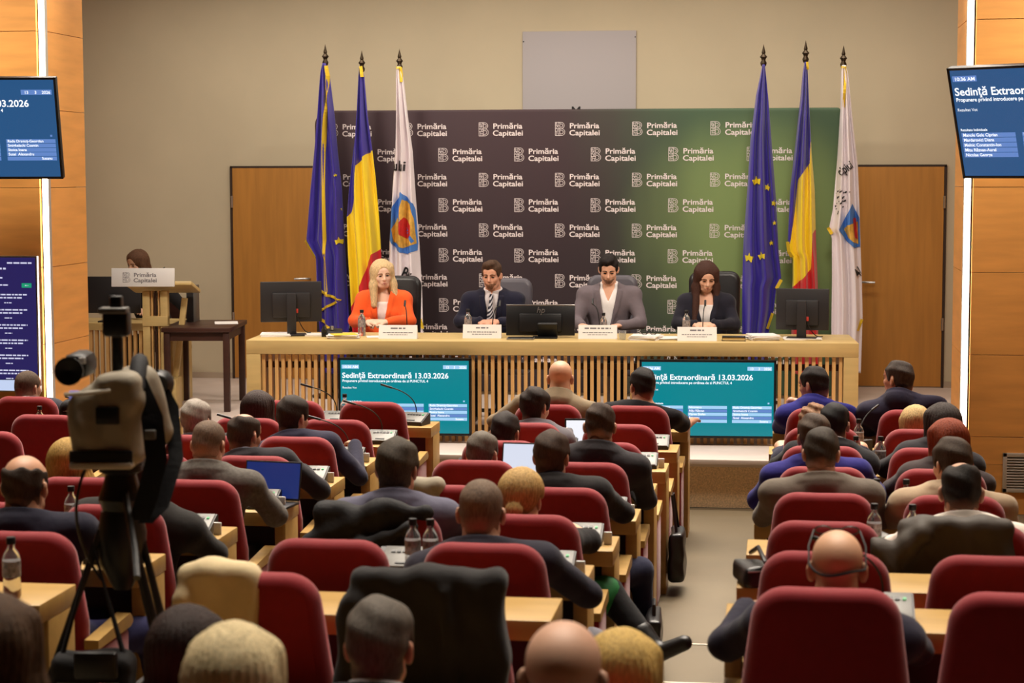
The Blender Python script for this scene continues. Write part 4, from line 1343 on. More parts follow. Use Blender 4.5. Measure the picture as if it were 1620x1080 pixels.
        if top in ('suit', 'jacket', 'coat') and shirtc is not None:
            if opening:
                G2 = garment(0.008, None, nk * 1.03, 0.034 if sex == 'm' else 0, None, False, 0.0015, full=False, res=0.016)
                if sex == 'f':
                    G2.clip(lambda X, Y, Z: Z - (NB[2] - 0.09))
                elif shirt_v:
                    G2.clip(lambda X, Y, Z: -np.maximum(np.maximum(np.abs(X - NB[0]) - np.clip((Z - NB[2] + shirt_v) * 0.42, 0, 0.05), NB[1] + 0.01 - Y), NB[2] - shirt_v - Z))
                so = link('shirt', solid_mesh('shirt', G2), cloth_mat(shirtc), bobj)
            else:
                G2 = Field(axis(NB[0] - 0.11, NB[0] + 0.11, 0.006), axis(NB[1] - 0.11, NB[1] + 0.11, 0.006), axis(NB[2] - 0.08, NB[2] + 0.09, 0.006))
                G2.apply(cone(NB - ND * 0.04, NB + ND * 0.06, nk + 0.022, nk + 0.013), 0.01)
                G2.clip(lambda X, Y, Z: (X - NB[0]) * ND[0] + (Y - NB[1]) * ND[1] + (Z - NB[2]) * ND[2] - 0.036)
                G2.apply(cone(NB - ND * 0.08, NB + ND * 0.16, nk + 0.002, nk + 0.002), 0.004, 'sub')
                G2.apply(ell(NB + FW * 0.085 + U * 0.07, (0.06, 0.07, 0.05)), 0.01, 'sub')
                link('shirt_collar', solid_mesh('shirt_collar', G2), cloth_mat(shirtc), bobj)
        if tie:
            z_a, z_b = NB - U * 0.005 + FW * 0.075, P + U * LU * 0.35 + FW * 0.155 * g
            prof_ = [(0, 0.014), (0.09, 0.02), (0.12, 0.014), (0.6, 0.03), (1, 0.038)]
            V2, F2 = [], []
            for i in range(13):
                q = i / 12
                c = z_a + (z_b - z_a) * q + FW * (0.045 * math.sin(math.pi * min(1, q * 1.15)) + 0.02)
                w_ = interp(q, prof_)
                V2 += [tuple(c - RX * w_), tuple(c + FW * 0.012), tuple(c + RX * w_)]
            for i in range(12):
                a = 3 * i
                F2 += [(a, a + 1, a + 4, a + 3), (a + 1, a + 2, a + 5, a + 4)]
            me = pyd('tie', V2, F2, True)
            to = link('tie', me, tie_mat(tie), bobj)
            md = to.modifiers.new('thickness', 'SOLIDIFY'); md.thickness = 0.006
    # ---- trousers or skirt, shoes
    if legs is not None:
        L = Field(axis(-0.42, 0.72, 0.021), axis(-0.24, 0.75, 0.021), axis(0.02, seat + 0.3, 0.021))
        L.apply(cone(A(-0.07, -0.02, seat + 0.08), A(0.07, -0.02, seat + 0.08), 0.13 * g), 0.05)
        for i, s in ((0, -1), (1, 1)):
            L.apply(cone(A(s * 0.09, 0, seat + 0.075), KN[i], 0.088, 0.068), 0.04)
            L.apply(cone(KN[i], AN[i], 0.066, 0.05), 0.03)
        tr = link('trousers', solid_mesh('trousers', L), cloth_mat(legc), bobj)
        for i in (0, 1):
            Sh = Field(axis(min(AN[i][0], FT[i][0]) - 0.1, max(AN[i][0], FT[i][0]) + 0.1, 0.012), axis(min(AN[i][1], FT[i][1]) - 0.12, max(AN[i][1], FT[i][1]) + 0.1, 0.012), axis(min(AN[i][2], FT[i][2]) - 0.12, max(AN[i][2], FT[i][2]) + 0.1, 0.012))
            dn = A(0, 0, -1) if abs(AN[i][2] - FT[i][2]) > 0.03 else A(0, 0, -1)
            Sh.apply(cone(AN[i] + A(0, -0.03, -0.035) * (1 if legs != 'cross' or i == 0 else 0.3), FT[i], 0.04, 0.034), 0.02)
            Sh.apply(cone(AN[i], AN[i] + (KN[i] - AN[i]) * 0.15, 0.036, 0.04), 0.02)
            if legs == 'cross' and i == 1:
                Sh.apply(cone(AN[i], AN[i] + (KN[i] - AN[i]) * 0.3, 0.045, 0.058), 0.02)
            else:
                Sh.clip(lambda X, Y, Z: 0.004 - Z)
            link('shoe', solid_mesh('shoe', Sh), mat('shoe_%d_%d_%d' % shoec, shoec, 0.4), bobj)
    # ---- hair, brows, eyes, lips
    M4 = Matrix.Translation(Vector([float(q) for q in H])) @ Matrix(R.tolist()).to_4x4() @ Matrix.Scale(hs, 4)
    def on_head(nm, me, m):
        o = link(nm, me, None, bobj)
        o.matrix_local = M4
        if not me.materials:
            me.materials.append(m)
        elif me.materials[0] != m:
            o.material_slots[0].link = 'OBJECT'
            o.material_slots[0].material = m
        return o
    if hair:
        on_head('hair', hair_mesh(hair[0], seed % 4), hair_mat(hair[1], skin if hair[0] in ('short', 'thick', 'quiff', 'buzz', 'balding', 'ring') else None))
    if features:
        bc = features if isinstance(features, tuple) else (hair[1] if hair else (90, 70, 55))
        for s in (-1, 1):
            bm = bmesh.new()
            tube_into(bm, [(s * 0.012, 0.0955, 0.020), (s * 0.028, 0.0935, 0.0255), (s * 0.047, 0.079, 0.019)], 0.0042 if sex == 'm' else 0.0026, 6, 0.002)
            on_head('eyebrow', bm_mesh('eyebrow', bm, True), hair_mat(bc))
            bm = bmesh.new()
            bmesh.ops.create_uvsphere(bm, u_segments=10, v_segments=6, radius=1, matrix=Matrix.Translation((s * 0.0305, 0.0825, -0.0015)) @ Matrix.Diagonal((0.012, 0.0055, 0.0038, 1)))
            eo = on_head('eye', bm_mesh('eye', bm, True), mat('eye_dark', (44, 30, 24), 0.25))
            bm = bmesh.new()
            tube_into(bm, [(s * 0.0175, 0.083, 0.0015), (s * 0.030, 0.0895, 0.0052), (s * 0.0435, 0.080, 0.0015)], 0.0022, 5, 0.0016)
            on_head('eyelash', bm_mesh('eyelash', bm, True), mat('lash_dark', (30, 20, 18), 0.5))
        bm = bmesh.new()
        tube_into(bm, [(-0.025, 0.080, -0.063), (-0.009, 0.0935, -0.060), (0, 0.0945, -0.0610), (0.009, 0.0935, -0.060), (0.025, 0.080, -0.063)], 0.0032, 6)
        tube_into(bm, [(-0.022, 0.081, -0.0655), (0, 0.0935, -0.0685), (0.022, 0.081, -0.0655)], 0.0036, 6)
        on_head('lips', bm_mesh('lips', bm, True), mat('lips_%s' % sex, (186, 106, 98) if sex == 'f' else (178, 122, 106), 0.45))
    if beard:
        B = Field(axis(-0.09, 0.09, 0.006), axis(-0.02, 0.13, 0.006), axis(-0.13, -0.02, 0.006))
        for p_, k_, op in head_prims(sex)[:3] + [q for q in head_prims(sex) if q[0] is not None][-2:-1]:
            lo_, hi_, fn_ = p_
            B.apply((lo_, hi_, (lambda fn_: lambda X, Y, Z: fn_(X, Y, Z) - 0.0022)(fn_)), k_, op)
        B.clip(lambda X, Y, Z: Z - pl(Y, [-0.1, 0.02, 0.05, 0.1, 0.2], [-0.03, -0.03, -0.055, -0.052, -0.052]) + 0 * X)
        on_head('stubble', solid_mesh('stubble', B), hair_mat(beard))
    bobj['head_m'] = [float(q) for row in M4 for q in row]
    return bobj

def scaled(prim, s):
    if s == 1.0:
        return prim
    lo, hi, fn = prim
    return np.asarray(lo) * s, np.asarray(hi) * s, lambda X, Y, Z: fn(X / s, Y / s, Z / s) * s

def tie_mat(cols):
    m = mat('tie_%d_%d_%d' % cols[0], cols[0], 0.6, var=0.8, scale=9, stretch=(2, 2, 2.4), kind='wave')
    for n in m.node_tree.nodes:
        if n.type == 'TEX_WAVE':
            n.inputs['Distortion'].default_value = 0.0
            n.bands_direction = 'DIAGONAL'
        if n.type == 'VALTORGB':
            n.color_ramp.elements[0].position = 0.5
            n.color_ramp.elements[1].position = 0.62
            n.color_ramp.elements[0].color = (*lin(cols[0]), 1)
            n.color_ramp.elements[1].color = (*lin(cols[1]), 1)
    return m

def head_matrix(o):
    q = list(o['head_m'])
    return Matrix([q[0:4], q[4:8], q[8:12], q[12:16]])

# ================================================================== auditorium seating
COLX = {'ZZ': -5.23, 'Z': -4.67, 'AA': -3.35, 'A': -2.79, 'B': -1.60, 'C': -1.02, 'R1': 0.20, 'R2': 0.79}
COLS = {'ZZ': 'left seat of the far-left block', 'Z': 'right seat of the far-left block', 'AA': 'left seat of the left block', 'A': 'right seat of the left block',
        'B': 'left seat of the centre block', 'C': 'right seat of the centre block', 'R1': 'left seat of the right block', 'R2': 'right seat of the right block'}
ORD = ['first', 'second', 'third', 'fourth', 'fifth', 'sixth', 'seventh', 'eighth', 'ninth', 'tenth']
def seat_x(c, r):
    return COLX[c] + 0.018 * (ROWS[r - 1] - 9.0)

def chair_proto():
    t = thing('auditorium_chair', 'chair', 'chair')
    o = round_outline([(-0.25, 0.30), (0.25, 0.30), (0.259, 0.62), (0.2145, 0.965), (-0.2145, 0.965), (-0.259, 0.62)], [0.05, 0.05, 0.2, 0.11, 0.11, 0.2], 7)
    n = []
    for i in range(len(o)):                        # add points along the long sides so the padding bends softly
        a, b = o[i], o[(i + 1) % len(o)]
        k = max(1, int(math.hypot(b[0] - a[0], b[1] - a[1]) / 0.08))
        n += [(a[0] + (b[0] - a[0]) * j / k, a[1] + (b[1] - a[1]) * j / k) for j in range(k)]
    me = pillow('backrest', n, 0.09, 0.045, 5)
    for v in me.vertices:
        v.co.y += 0.045 + 0.06 * (0.965 - v.co.z)
        v.co.y += 0.045 * (v.co.x / 0.25) ** 2 * 0.6
    link('backrest', me, RED_FABRIC, t)
    link('seat', boxm('seat', (0, 0.33, 0.355), (0.46, 0.46, 0.11), 0.035, None, 3), RED_FABRIC, t)
    cap = round_outline([(0.04, 0.56), (0.40, 0.585), (0.44, 0.545), (0.40, 0.53), (0.04, 0.525)], [0, 0.02, 0.012, 0.01, 0], 3)
    bm = bmesh.new()
    q = [[bm.verts.new((x, y, z)) for y, z in cap] for x in (-0.028, 0.028)]
    m = len(cap)
    for i in range(m):
        bm.faces.new((q[0][i], q[0][(i + 1) % m], q[1][(i + 1) % m], q[1][i]))
    bm.faces.new(q[0]); bm.faces.new(q[1][::-1])
    am = bm_mesh('armrest', bm)
    sm = boxm('side_panel', (0, 0.235, 0.27), (0.04, 0.33, 0.50), 0.008)
    for s in (-1, 1):
        link('armrest', am, SEAT_WOOD, t, (s * 0.287, 0, 0))
        link('side_panel', sm, RED_FABRIC, t, (s * 0.287, 0, 0))
    link('foot_rail', boxm('foot_rail', (0, 0.22, 0.02), (0.56, 0.10, 0.04), 0.005), DARK_PLASTIC, t)
    link('pedestal', boxm('pedestal', (0, 0.25, 0.17), (0.3, 0.08, 0.28), 0.01), DARK_PLASTIC, t)
    return t
_ch = chair_proto()
_first = [True]
def chair(c, r, x=None, label=None, state=''):
    o = _ch if _first[0] else copy_tree(_ch)
    _first[0] = False
    o.location = (seat_x(c, r) if x is None else x, ROWS[r - 1], FLOOR[r - 1])
    tag(o, label or ('red padded %schair, %s row from the stage, %s' % (state, ORD[r - 1], COLS[c])), 'chair', 'red padded auditorium chairs')
    return o
EMPTY = {('A', 1), ('AA', 1), ('Z', 1), ('Z', 2), ('Z', 3), ('A', 2), ('B', 5), ('B', 7), ('B', 8), ('C', 2), ('C', 3), ('R1', 6), ('R1', 7), ('R2', 7), ('R2', 8)}
for c, rr in (('ZZ', (1,)), ('Z', (1, 2, 3)), ('AA', (1, 2, 3, 4, 5, 6)), ('A', range(1, 8)), ('B', range(1, 11)), ('C', range(1, 11)), ('R1', range(1, 9)), ('R2', range(1, 9))):
    for r in rr:
        chair(c, r, None, None, 'empty ' if (c, r) in EMPTY else '')

BLOCKS = {'FL': (-5.56, -4.34, 'far-left'), 'L': (-3.68, -2.46, 'left'), 'C': (-1.93, -0.69, 'centre'), 'R': (-0.12, 1.12, 'right')}
DESK_TOP = 0.74
D_NEAR, D_FAR = 0.45, 0.80
def row_desk(bk, r):
    x0, x1, nm = BLOCKS[bk]
    sk = 0.018 * (ROWS[r - 1] - 9.0)
    t = thing('row_desk', 'pale wooden shared desk of the %s row in the %s block of seats' % (ORD[r - 1], nm), 'desk', ((x0 + x1) / 2 + sk, ROWS[r - 1], FLOOR[r - 1]), 0, 'wooden desks between the rows of chairs')
    w = x1 - x0
    yc, dp = (D_NEAR + D_FAR) / 2, D_FAR - D_NEAR
    link('top', boxm('top', (0, yc, DESK_TOP - 0.035), (w, dp, 0.07), 0.004), SEAT_WOOD, t)
    for s in (-1, 1):
        link('end_panel', boxm('end_panel', (s * (w / 2 - 0.028), yc + 0.03, (DESK_TOP - 0.071) / 2), (0.056, dp - 0.1, DESK_TOP - 0.071), 0.003), SEAT_WOOD, t)
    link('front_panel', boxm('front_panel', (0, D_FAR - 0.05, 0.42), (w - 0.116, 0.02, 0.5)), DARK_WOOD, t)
    return t
for bk, rr in (('FL', (1, 2)), ('L', range(1, 9)), ('C', range(1, 10)), ('R', range(1, 9))):
    for r in rr:
        row_desk(bk, r)

# ---- conference microphone units
def unit_proto():
    t = thing('microphone_unit', 'unit', 'microphone')
    bm = bmesh.new()
    pr = [(-0.075, 0), (0.075, 0), (0.075, 0.075), (0.06, 0.078), (-0.075, 0.022)]
    q = [[bm.verts.new((x, y, z)) for y, z in pr] for x in (-0.1, 0.1)]
    for i in range(5):
        bm.faces.new((q[0][i], q[0][(i + 1) % 5], q[1][(i + 1) % 5], q[1][i]))
    bm.faces.new(q[0]); bm.faces.new(q[1][::-1])
    link('base', bm_mesh('base', bm), DARK_PLASTIC, t)
    a = math.atan2(0.056, 0.135)
    fp = link('face_plate', boxm('face_plate', (0, 0, 0), (0.17, 0.14, 0.006), 0.002), GREY_PLASTIC, t, (0.008, -0.0085, 0.052), (a, 0, 0))
    for k in range(5):
        link('button', boxm('button', (0, 0, 0), (0.016, 0.014, 0.005)), BLACK_PLASTIC, fp, (-0.05 + k * 0.022, 0.03, 0.005))
    link('indicator', boxm('indicator', (0, 0, 0), (0.012, 0.012, 0.005)), mat('led_green', (20, 120, 60), 0.4, emit=(40, 170, 90), estr=0.5), fp, (0.062, 0.03, 0.005))
    link('label_strip', boxm('label_strip', (0, 0, 0), (0.06, 0.008, 0.004)), BLACK_PLASTIC, fp, (0, -0.05, 0.005))
    return t
_un = unit_proto()
_neck = tube('gooseneck', bez((0, 0.055, 0.07), (-0.01, 0.07, 0.19), (-0.19, 0.0, 0.155), 12), 0.0035, 6)
_micm = tube('microphone_head', [(-0.19, 0.0, 0.155), (-0.235, -0.018, 0.146)], 0.007, 8)
_neck_t = tube('gooseneck', bez((0, 0.055, 0.07), (0.01, 0.06, 0.20), (-0.16, 0.0, 0.25), 12), 0.0038, 6)
_micm_t = tube('microphone_head', [(-0.16, 0.0, 0.25), (-0.24, -0.02, 0.275)], 0.0075, 8)
for _mm in (_neck_t, _micm_t):
    _mm.materials.append(BLACK_PLASTIC)
for nm, mm in (('gooseneck', _neck), ('microphone_head', _micm)):
    link(nm, mm, BLACK_PLASTIC, _un)
_uf = [True]
def unit(c, r, dx=0.17, lean=0):
    o = _un if _uf[0] else copy_tree(_un)
    _uf[0] = False
    o.location = (seat_x(c, r) + dx, ROWS[r - 1] + 0.62, FLOOR[r - 1] + DESK_TOP)
    o.rotation_euler = (0, 0, lean)
    if (c, r) in (('A', 1), ('AA', 1), ('R1', 2)):
        for ch in o.children:
            if ch.name.startswith('gooseneck'): ch.data = _neck_t
            if ch.name.startswith('microphone_head'): ch.data = _micm_t
    if (c, r) not in (('A', 1), ('AA', 1), ('A', 2), ('A', 3), ('Z', 2), ('AA', 3), ('R1', 2), ('R1', 8)):
        for ch in list(o.children):
            if ch.name.startswith('gooseneck') or ch.name.startswith('microphone_head'):
                bpy.data.objects.remove(ch)
    tag(o, 'grey microphone unit on the %s row desk before the %s' % (ORD[r - 1], COLS[c]), 'microphone', 'grey desk microphone units')
CARD = WHITE_PLASTIC
def badge(c, r, dx=0.285):
    o = link('voting_card', boxm('voting_card', (0, 0, 0.028), (0.035, 0.012, 0.055), 0.002), CARD, None, (seat_x(c, r) + dx, ROWS[r - 1] + 0.6, FLOOR[r - 1] + DESK_TOP))
    tag(o, 'small white voting card, %s row, %s' % (ORD[r - 1], COLS[c]), 'card', 'white voting cards')
for c, r in (('A', 1), ('A', 2), ('A', 3), ('A', 4), ('A', 5), ('A', 6), ('A', 7), ('AA', 1), ('AA', 2), ('AA', 3), ('Z', 2), ('B', 2), ('B', 7), ('C', 2), ('C', 3), ('C', 4), ('C', 5), ('C', 6), ('C', 7), ('R1', 2), ('R1', 6), ('R1', 8)):
    unit(c, r, 0.17 if c not in ('R1',) else 0.2, {('A', 1): -0.25, ('R1', 2): -2.4, ('R1', 6): -1.2}.get((c, r), 0))
for c, r in (('A', 3), ('A', 4), ('A', 5), ('A', 6), ('C', 3), ('C', 5), ('C', 6), ('C', 7)):
    badge(c, r, 0.295)

# ---- water bottles and cups
def bottle_proto():
    t = thing('water_bottle', 'bottle', 'bottle')
    b = link('body', lathe('body', [(0.026, 0.0), (0.031, 0.006), (0.0315, 0.06), (0.029, 0.07), (0.031, 0.08), (0.0315, 0.135), (0.027, 0.155), (0.016, 0.172), (0.0125, 0.18), (0.0125, 0.192), (0.0, 0.192)], (0, 0, 0), 18), CLEAR, t)
    link('cap', lathe('cap', [(0.0165, 0.19), (0.0165, 0.212), (0.015, 0.214), (0.0, 0.214)], (0, 0, 0), 14), BLACK_PLASTIC, t)
    lb = link('label_wrap', lathe('label_wrap', [(0.0319, 0.075), (0.0322, 0.08), (0.0322, 0.125), (0.0319, 0.13)], (0, 0, 0), 18), mat('bottle_label', (150, 140, 138), 0.5, var=0.6, scale=60, alpha=0.75), t)
    return t
_bo = bottle_proto()
_bf = [True]
def bottle(label, loc, s=1.0):
    o = _bo if _bf[0] else copy_tree(_bo)
    _bf[0] = False
    o.location = loc
    o.scale = (s, s, s)
    tag(o, label, 'bottle', 'small water bottles')
for r, x, lab in ((6, 0.40, 'black-capped water bottle behind the empty sixth-row chair beside the right aisle'), (6, 0.56, 'black-capped water bottle beside the man in the white shirt'),
                  (5, 0.60, 'black-capped water bottle before the man in the beige jacket'), (5, 0.46, 'water bottle at the left end of the fifth-row right chair'),
                  (2, 0.48, 'water bottle beside the gooseneck microphone in the right block'), (3, 0.43, 'low water bottle beside the black-haired man'), (3, 0.57, 'water bottle behind the blonde woman in the right block'),
                  (7, -1.42, 'left of two water bottles by the short-haired man in navy'), (7, -1.35, 'right of two water bottles by the short-haired man in navy'),
                  (6, -3.19, 'water bottle beside the video camera tripod, before the bald man'), (8, -2.66, 'clear water bottle beside a paper cup in the left foreground'),
                  (1, -3.03, 'water bottle below the left end of the teal screen'), (2, -4.86, 'water bottle at the far left of the second row')):
    bottle(lab, (x, ROWS[r - 1] + 0.56, FLOOR[r - 1] + DESK_TOP), 1.0)
for x, y, lab in ((-2.745, 6.26, 'white paper cup beside the bottle in the left foreground'), (-2.79, 6.33, 'white paper cup at the very left edge, behind another cup')):
    o = link('paper_cup', lathe('paper_cup', [(0.024, 0), (0.033, 0.085), (0.0355, 0.085), (0.0355, 0.09), (0.031, 0.09), (0.023, 0.006), (0.0, 0.006)], (0, 0, 0), 16), WHITE_PAPER, None, (x, y, FLOOR[7] + DESK_TOP))
    tag(o, lab, 'cup', 'white paper cups')

# ---- laptops, phone
def laptop(label, loc, rz, ang, screen):
    t = thing('laptop', label, 'laptop', loc, rz)
    link('keyboard_deck', boxm('keyboard_deck', (0, 0, 0.008), (0.31, 0.21, 0.014), 0.004), DARK_PLASTIC, t)
    li = link('lid', boxm('lid', (0, 0, 0.1), (0.31, 0.008, 0.2), 0.003), DARK_PLASTIC, t, (0, 0.10, 0.016), (-ang, 0, 0))
    link('display', rects_mesh('display', [(-0.148, 0.012, 0.148, 0.192)]), screen, li, (0, -0.0045, 0))
    return t
laptop('open laptop with a white screen between two men in the centre block', (-1.40, ROWS[3] + 0.68, FLOOR[3] + DESK_TOP), -0.05, 0.3, mat('laptop_white', (40, 40, 40), 0.3, emit=(222, 228, 245), estr=0.9))
laptop('open laptop with dark blue screen beside the grey checked jacket', (-2.60, ROWS[4] + 0.62, FLOOR[4] + DESK_TOP), -0.15, 0.2, mat('laptop_blue', (10, 12, 30), 0.3, emit=(28, 44, 104), estr=0.9))
t = thing('tablet', 'bright white tablet held up by the man in the grey suit', 'tablet', (-1.30, ROWS[1] + 0.62, FLOOR[1] + DESK_TOP), 0.1)
link('case', boxm('case', (0, 0, 0.09), (0.14, 0.01, 0.18), 0.004), BLACK_PLASTIC, t).rotation_euler = (-0.15, 0, 0)
link('display', rects_mesh('display', [(-0.06, 0.012, 0.06, 0.168)]), mat('tablet_white', (40, 40, 40), 0.3, emit=(240, 240, 248), estr=1.0), t, (0, -0.0065, 0), (-0.15, 0, 0))

# ---- bags
def soft_bag(name, label, cat, loc, half, m, rz=0, seed=1, strap=None, squash=0.3):
    F = Field(axis(-half[0] - 0.05, half[0] + 0.05, 0.011), axis(-half[1] - 0.05, half[1] + 0.05, 0.011), axis(-0.03, half[2] * 2 + 0.05, 0.011))
    F.apply(rbox((0, 0, half[2]), half, min(half) * 0.6), 0.02)
    F.noise(lambda X, Y, Z: 0.006 * np.sin(28 * X + 20 * Z + seed) * np.sin(24 * Z + 15 * Y + 2 * seed) + squash * 0.03 * np.clip(Z / (2 * half[2]), 0, 1))
    F.clip(lambda X, Y, Z: -Z)
    t = thing(name, label, cat, loc, rz)
    link('body', solid_mesh('body', F), m, t)
    if strap:
        link('strap', tube('strap', strap, 0.009, 8), m, t)
    link('zip', tube('zip', [(-half[0] * 0.7, -half[1] * 0.9, half[2] * 1.45), (half[0] * 0.7, -half[1] * 0.9, half[2] * 1.45)], 0.004, 6), SILVER, t)
    return t
soft_bag('briefcase', 'black leather briefcase standing in the aisle beside the dark jeans', 'bag', (-0.60, 9.2, 0.04), (0.045, 0.19, 0.17), BLACK_LEATHER, 0.06, 2, [(0, -0.08, 0.31), (0, -0.07, 0.38), (0, 0.07, 0.38), (0, 0.08, 0.31)])
soft_bag('shoulder_bag', 'black shoulder bag hanging at the aisle end of the third row', 'bag', (-0.60, 11.3, 0.1), (0.05, 0.17, 0.15), BLACK_LEATHER, 0.0, 4, [(0, -0.1, 0.28), (-0.03, -0.05, 0.5), (-0.03, 0.05, 0.5), (0, 0.1, 0.28)])
soft_bag('handbag', 'black handbag hanging from the desk end at the right aisle', 'bag', (-0.10, 7.28, FLOOR[6] + 0.74), (0.065, 0.10, 0.045), BLACK_LEATHER, 0.3, 5, [(0.02, -0.1, 0.1), (0.02, 0, 0.14), (0.02, 0.1, 0.1)])
soft_bag('backpack', 'black backpack with a light blue strap on the far-left desk', 'bag', (-4.62, 12.15, DESK_TOP + 0.01), (0.11, 0.08, 0.13), BLACK_CLOTH, 0.2, 7)
o = link('strap', tube('strap', bez((0.10, -0.06, 0.24), (0.16, -0.1, 0.14), (0.10, -0.07, 0.01), 8), 0.014, 8), mat('blue_strap', (70, 140, 210), 0.6), bpy.data.objects['backpack'])

# ---- garments hung over chair backs
def draped(name, label, c, r, m, x0, x1, depth, seed, sleeve=None, over=0.03, dx=0.0, pad=0.0):
    """cloth folded over the top of a chair back between x0 and x1, hanging down by depth on the near side"""
    F = Field(axis(-0.42, 0.42, 0.012), axis(-0.16, 0.30, 0.012), axis(0.965 - depth - 0.06, 1.08, 0.012))
    xm, hw = (x0 + x1) / 2, (x1 - x0) / 2
    F.apply(rbox((xm, 0.05, 0.965 - depth / 2 + 0.014), (hw, 0.064 + pad, depth / 2 + 0.012), 0.035), 0.02)
    F.apply(cone((xm - hw * 0.8, 0.04, 0.952), (xm + hw * 0.8, 0.04, 0.952), 0.04), 0.03)
    if sleeve:
        for a, b, r1, r2 in sleeve:
            F.apply(cone(a, b, r1, r2), 0.03)
    F.noise(lambda X, Y, Z: 0.011 * np.abs(np.sin(7 * X + 5 * Z + seed)) - 0.006 + 0.006 * np.sin(27 * X - 17 * Z + seed * 3) + 0.004 * np.sin(52 * X + 30 * Z + seed))
    F.apply(rbox((0, 0.10, 0.5), (0.21, 0.03, 0.43), 0.03), 0.01, 'sub')
    t = link(name, solid_mesh(name, F), m, None, (seat_x(c, r) + dx, ROWS[r - 1], FLOOR[r - 1]))
    tag(t, label, 'jacket')
    return t
DJ = cloth_mat((44, 42, 42))
draped('draped_jacket', 'dark grey jacket hung over a chair behind the grey-haired man', 'C', 8, DJ, -0.24, 0.24, 0.62, 1.0, [((-0.23, 0.0, 0.88), (-0.275, 0.0, 0.5), 0.045, 0.045), ((0.06, -0.015, 0.93), (0.1, -0.025, 0.4), 0.02, 0.02)], 0.035)
draped('draped_jacket', 'cream jacket hung over a chair in the left foreground', 'B', 8, cloth_mat((206, 186, 146)), -0.25, 0.0, 0.58, 2.2, [((-0.24, 0.0, 0.88), (-0.27, 0.0, 0.5), 0.035, 0.035)], 0.03, 0.03)
draped('draped_jacket', 'black padded jacket heaped over the chair of the man in pale grey', 'B', 6, BLACK_CLOTH, -0.30, 0.10, 0.28, 3.1, [((0.16, 0.02, 0.965), (-0.02, 0.02, 0.975), 0.03, 0.045), ((-0.02, 0.02, 0.975), (-0.32, -0.01, 0.83), 0.05, 0.035), ((0.12, -0.04, 0.92), (-0.26, -0.06, 0.74), 0.03, 0.045), ((-0.28, -0.0, 0.84), (-0.37, 0.0, 0.66), 0.045, 0.03)], 0.02)
draped('draped_jacket', 'dark olive jacket laid over the chair of the man in the white shirt', 'R2', 6, mat('olive_cloth', (66, 58, 50), 0.7, bump=0.2, bscale=20), -0.30, 0.16, 0.22, 4.6, [((-0.22, -0.02, 0.93), (-0.36, -0.02, 0.80), 0.05, 0.05), ((-0.36, -0.02, 0.86), (-0.30, 0.0, 0.62), 0.06, 0.06)], 0.01)
draped('draped_coat', 'pale fur-trimmed coat left on a fifth-row centre seat', 'B', 5, cloth_mat((150, 140, 122)), -0.13, 0.02, 0.16, 5.0, None, 0.03, 0.0)

# ================================================================== things on the panel desk
TOP = 0.80
def on_desk(px, py):
    """world position for desk coordinates (x along the front edge, y back from it) on the desk top"""
    return dk(px, py, TOP)
def name_plate(label, x, y, lines, rz=0.0):
    t = thing('name_plate', label, 'name plate', on_desk(x, y), DESK_A + rz, 'white name plates on the panel desk')
    v = [(-0.155, -0.045, 0), (0.155, -0.045, 0), (0.155, 0.045, 0), (-0.155, 0.045, 0), (-0.155, 0, 0.108), (0.155, 0, 0.108)]
    link('card', pyd('card', v, [(0, 1, 5, 4), (2, 3, 4, 5), (0, 4, 3), (1, 2, 5), (0, 3, 2, 1)]), WHITE_PAPER, t)
    a = math.atan2(0.045, 0.108)
    rs = random.Random(int(x * 100))
    R = word_bars(-lines / 2, 0.083, 0.012, lines, rs) + word_bars(-0.12, 0.05, 0.007, 0.24, rs) + word_bars(-0.08, 0.032, 0.006, 0.16, rs)
    link('lettering', rects_mesh('lettering', R), GREY_INK, t, (0, -0.0458, 0.0), (-a, 0, 0))['kind'] = 'stuff'
name_plate('white name plate in front of the woman in orange', 1.19, 0.24, 0.12)
name_plate('white name plate in front of the man with the striped tie', 1.86, 0.33, 0.10)
name_plate('white name plate in front of the man in the grey suit', 2.79, 0.33, 0.21)
name_plate('white name plate in front of the brunette woman', 3.58, 0.18, 0.11)

def panel_mic(label, x, y, tip):
    t = thing('desk_microphone', label, 'microphone', on_desk(x, y), DESK_A, 'gooseneck microphones on the panel desk')
    link('base', boxm('base', (0, 0, 0.022), (0.1, 0.13, 0.044), 0.01), BLACK_PLASTIC, t)
    link('gooseneck', tube('gooseneck', bez((0, 0.02, 0.04), (0, 0.02, 0.25), tip, 10), 0.0045, 6), BLACK_PLASTIC, t)
    q = Vector(tip)
    link('microphone_head', tube('microphone_head', [q, q + Vector((0.002, 0.02, 0.045))], 0.009, 8), BLACK_PLASTIC, t)
panel_mic('black gooseneck microphone before the woman in orange', 1.235, 0.42, (-0.03, 0.1, 0.24))
panel_mic('black gooseneck microphone before the man with the striped tie', 1.93, 0.45, (0.05, 0.12, 0.24))
panel_mic('black gooseneck microphone before the man in the grey suit', 2.80, 0.45, (-0.06, 0.1, 0.26))
panel_mic('black gooseneck microphone before the brunette woman', 3.63, 0.42, (0.02, 0.12, 0.25))
bottle('water bottle left of the woman in orange on the panel desk', on_desk(0.86, 0.46), 1.0)
bottle('water bottle beside the man with the striped tie', on_desk(1.72, 0.58), 1.0)
bottle('small water bottle before the man in the grey suit', on_desk(2.83, 0.52), 0.9)
bottle('water bottle beside the brunette woman on the panel desk', on_desk(3.50, 0.56), 1.0)

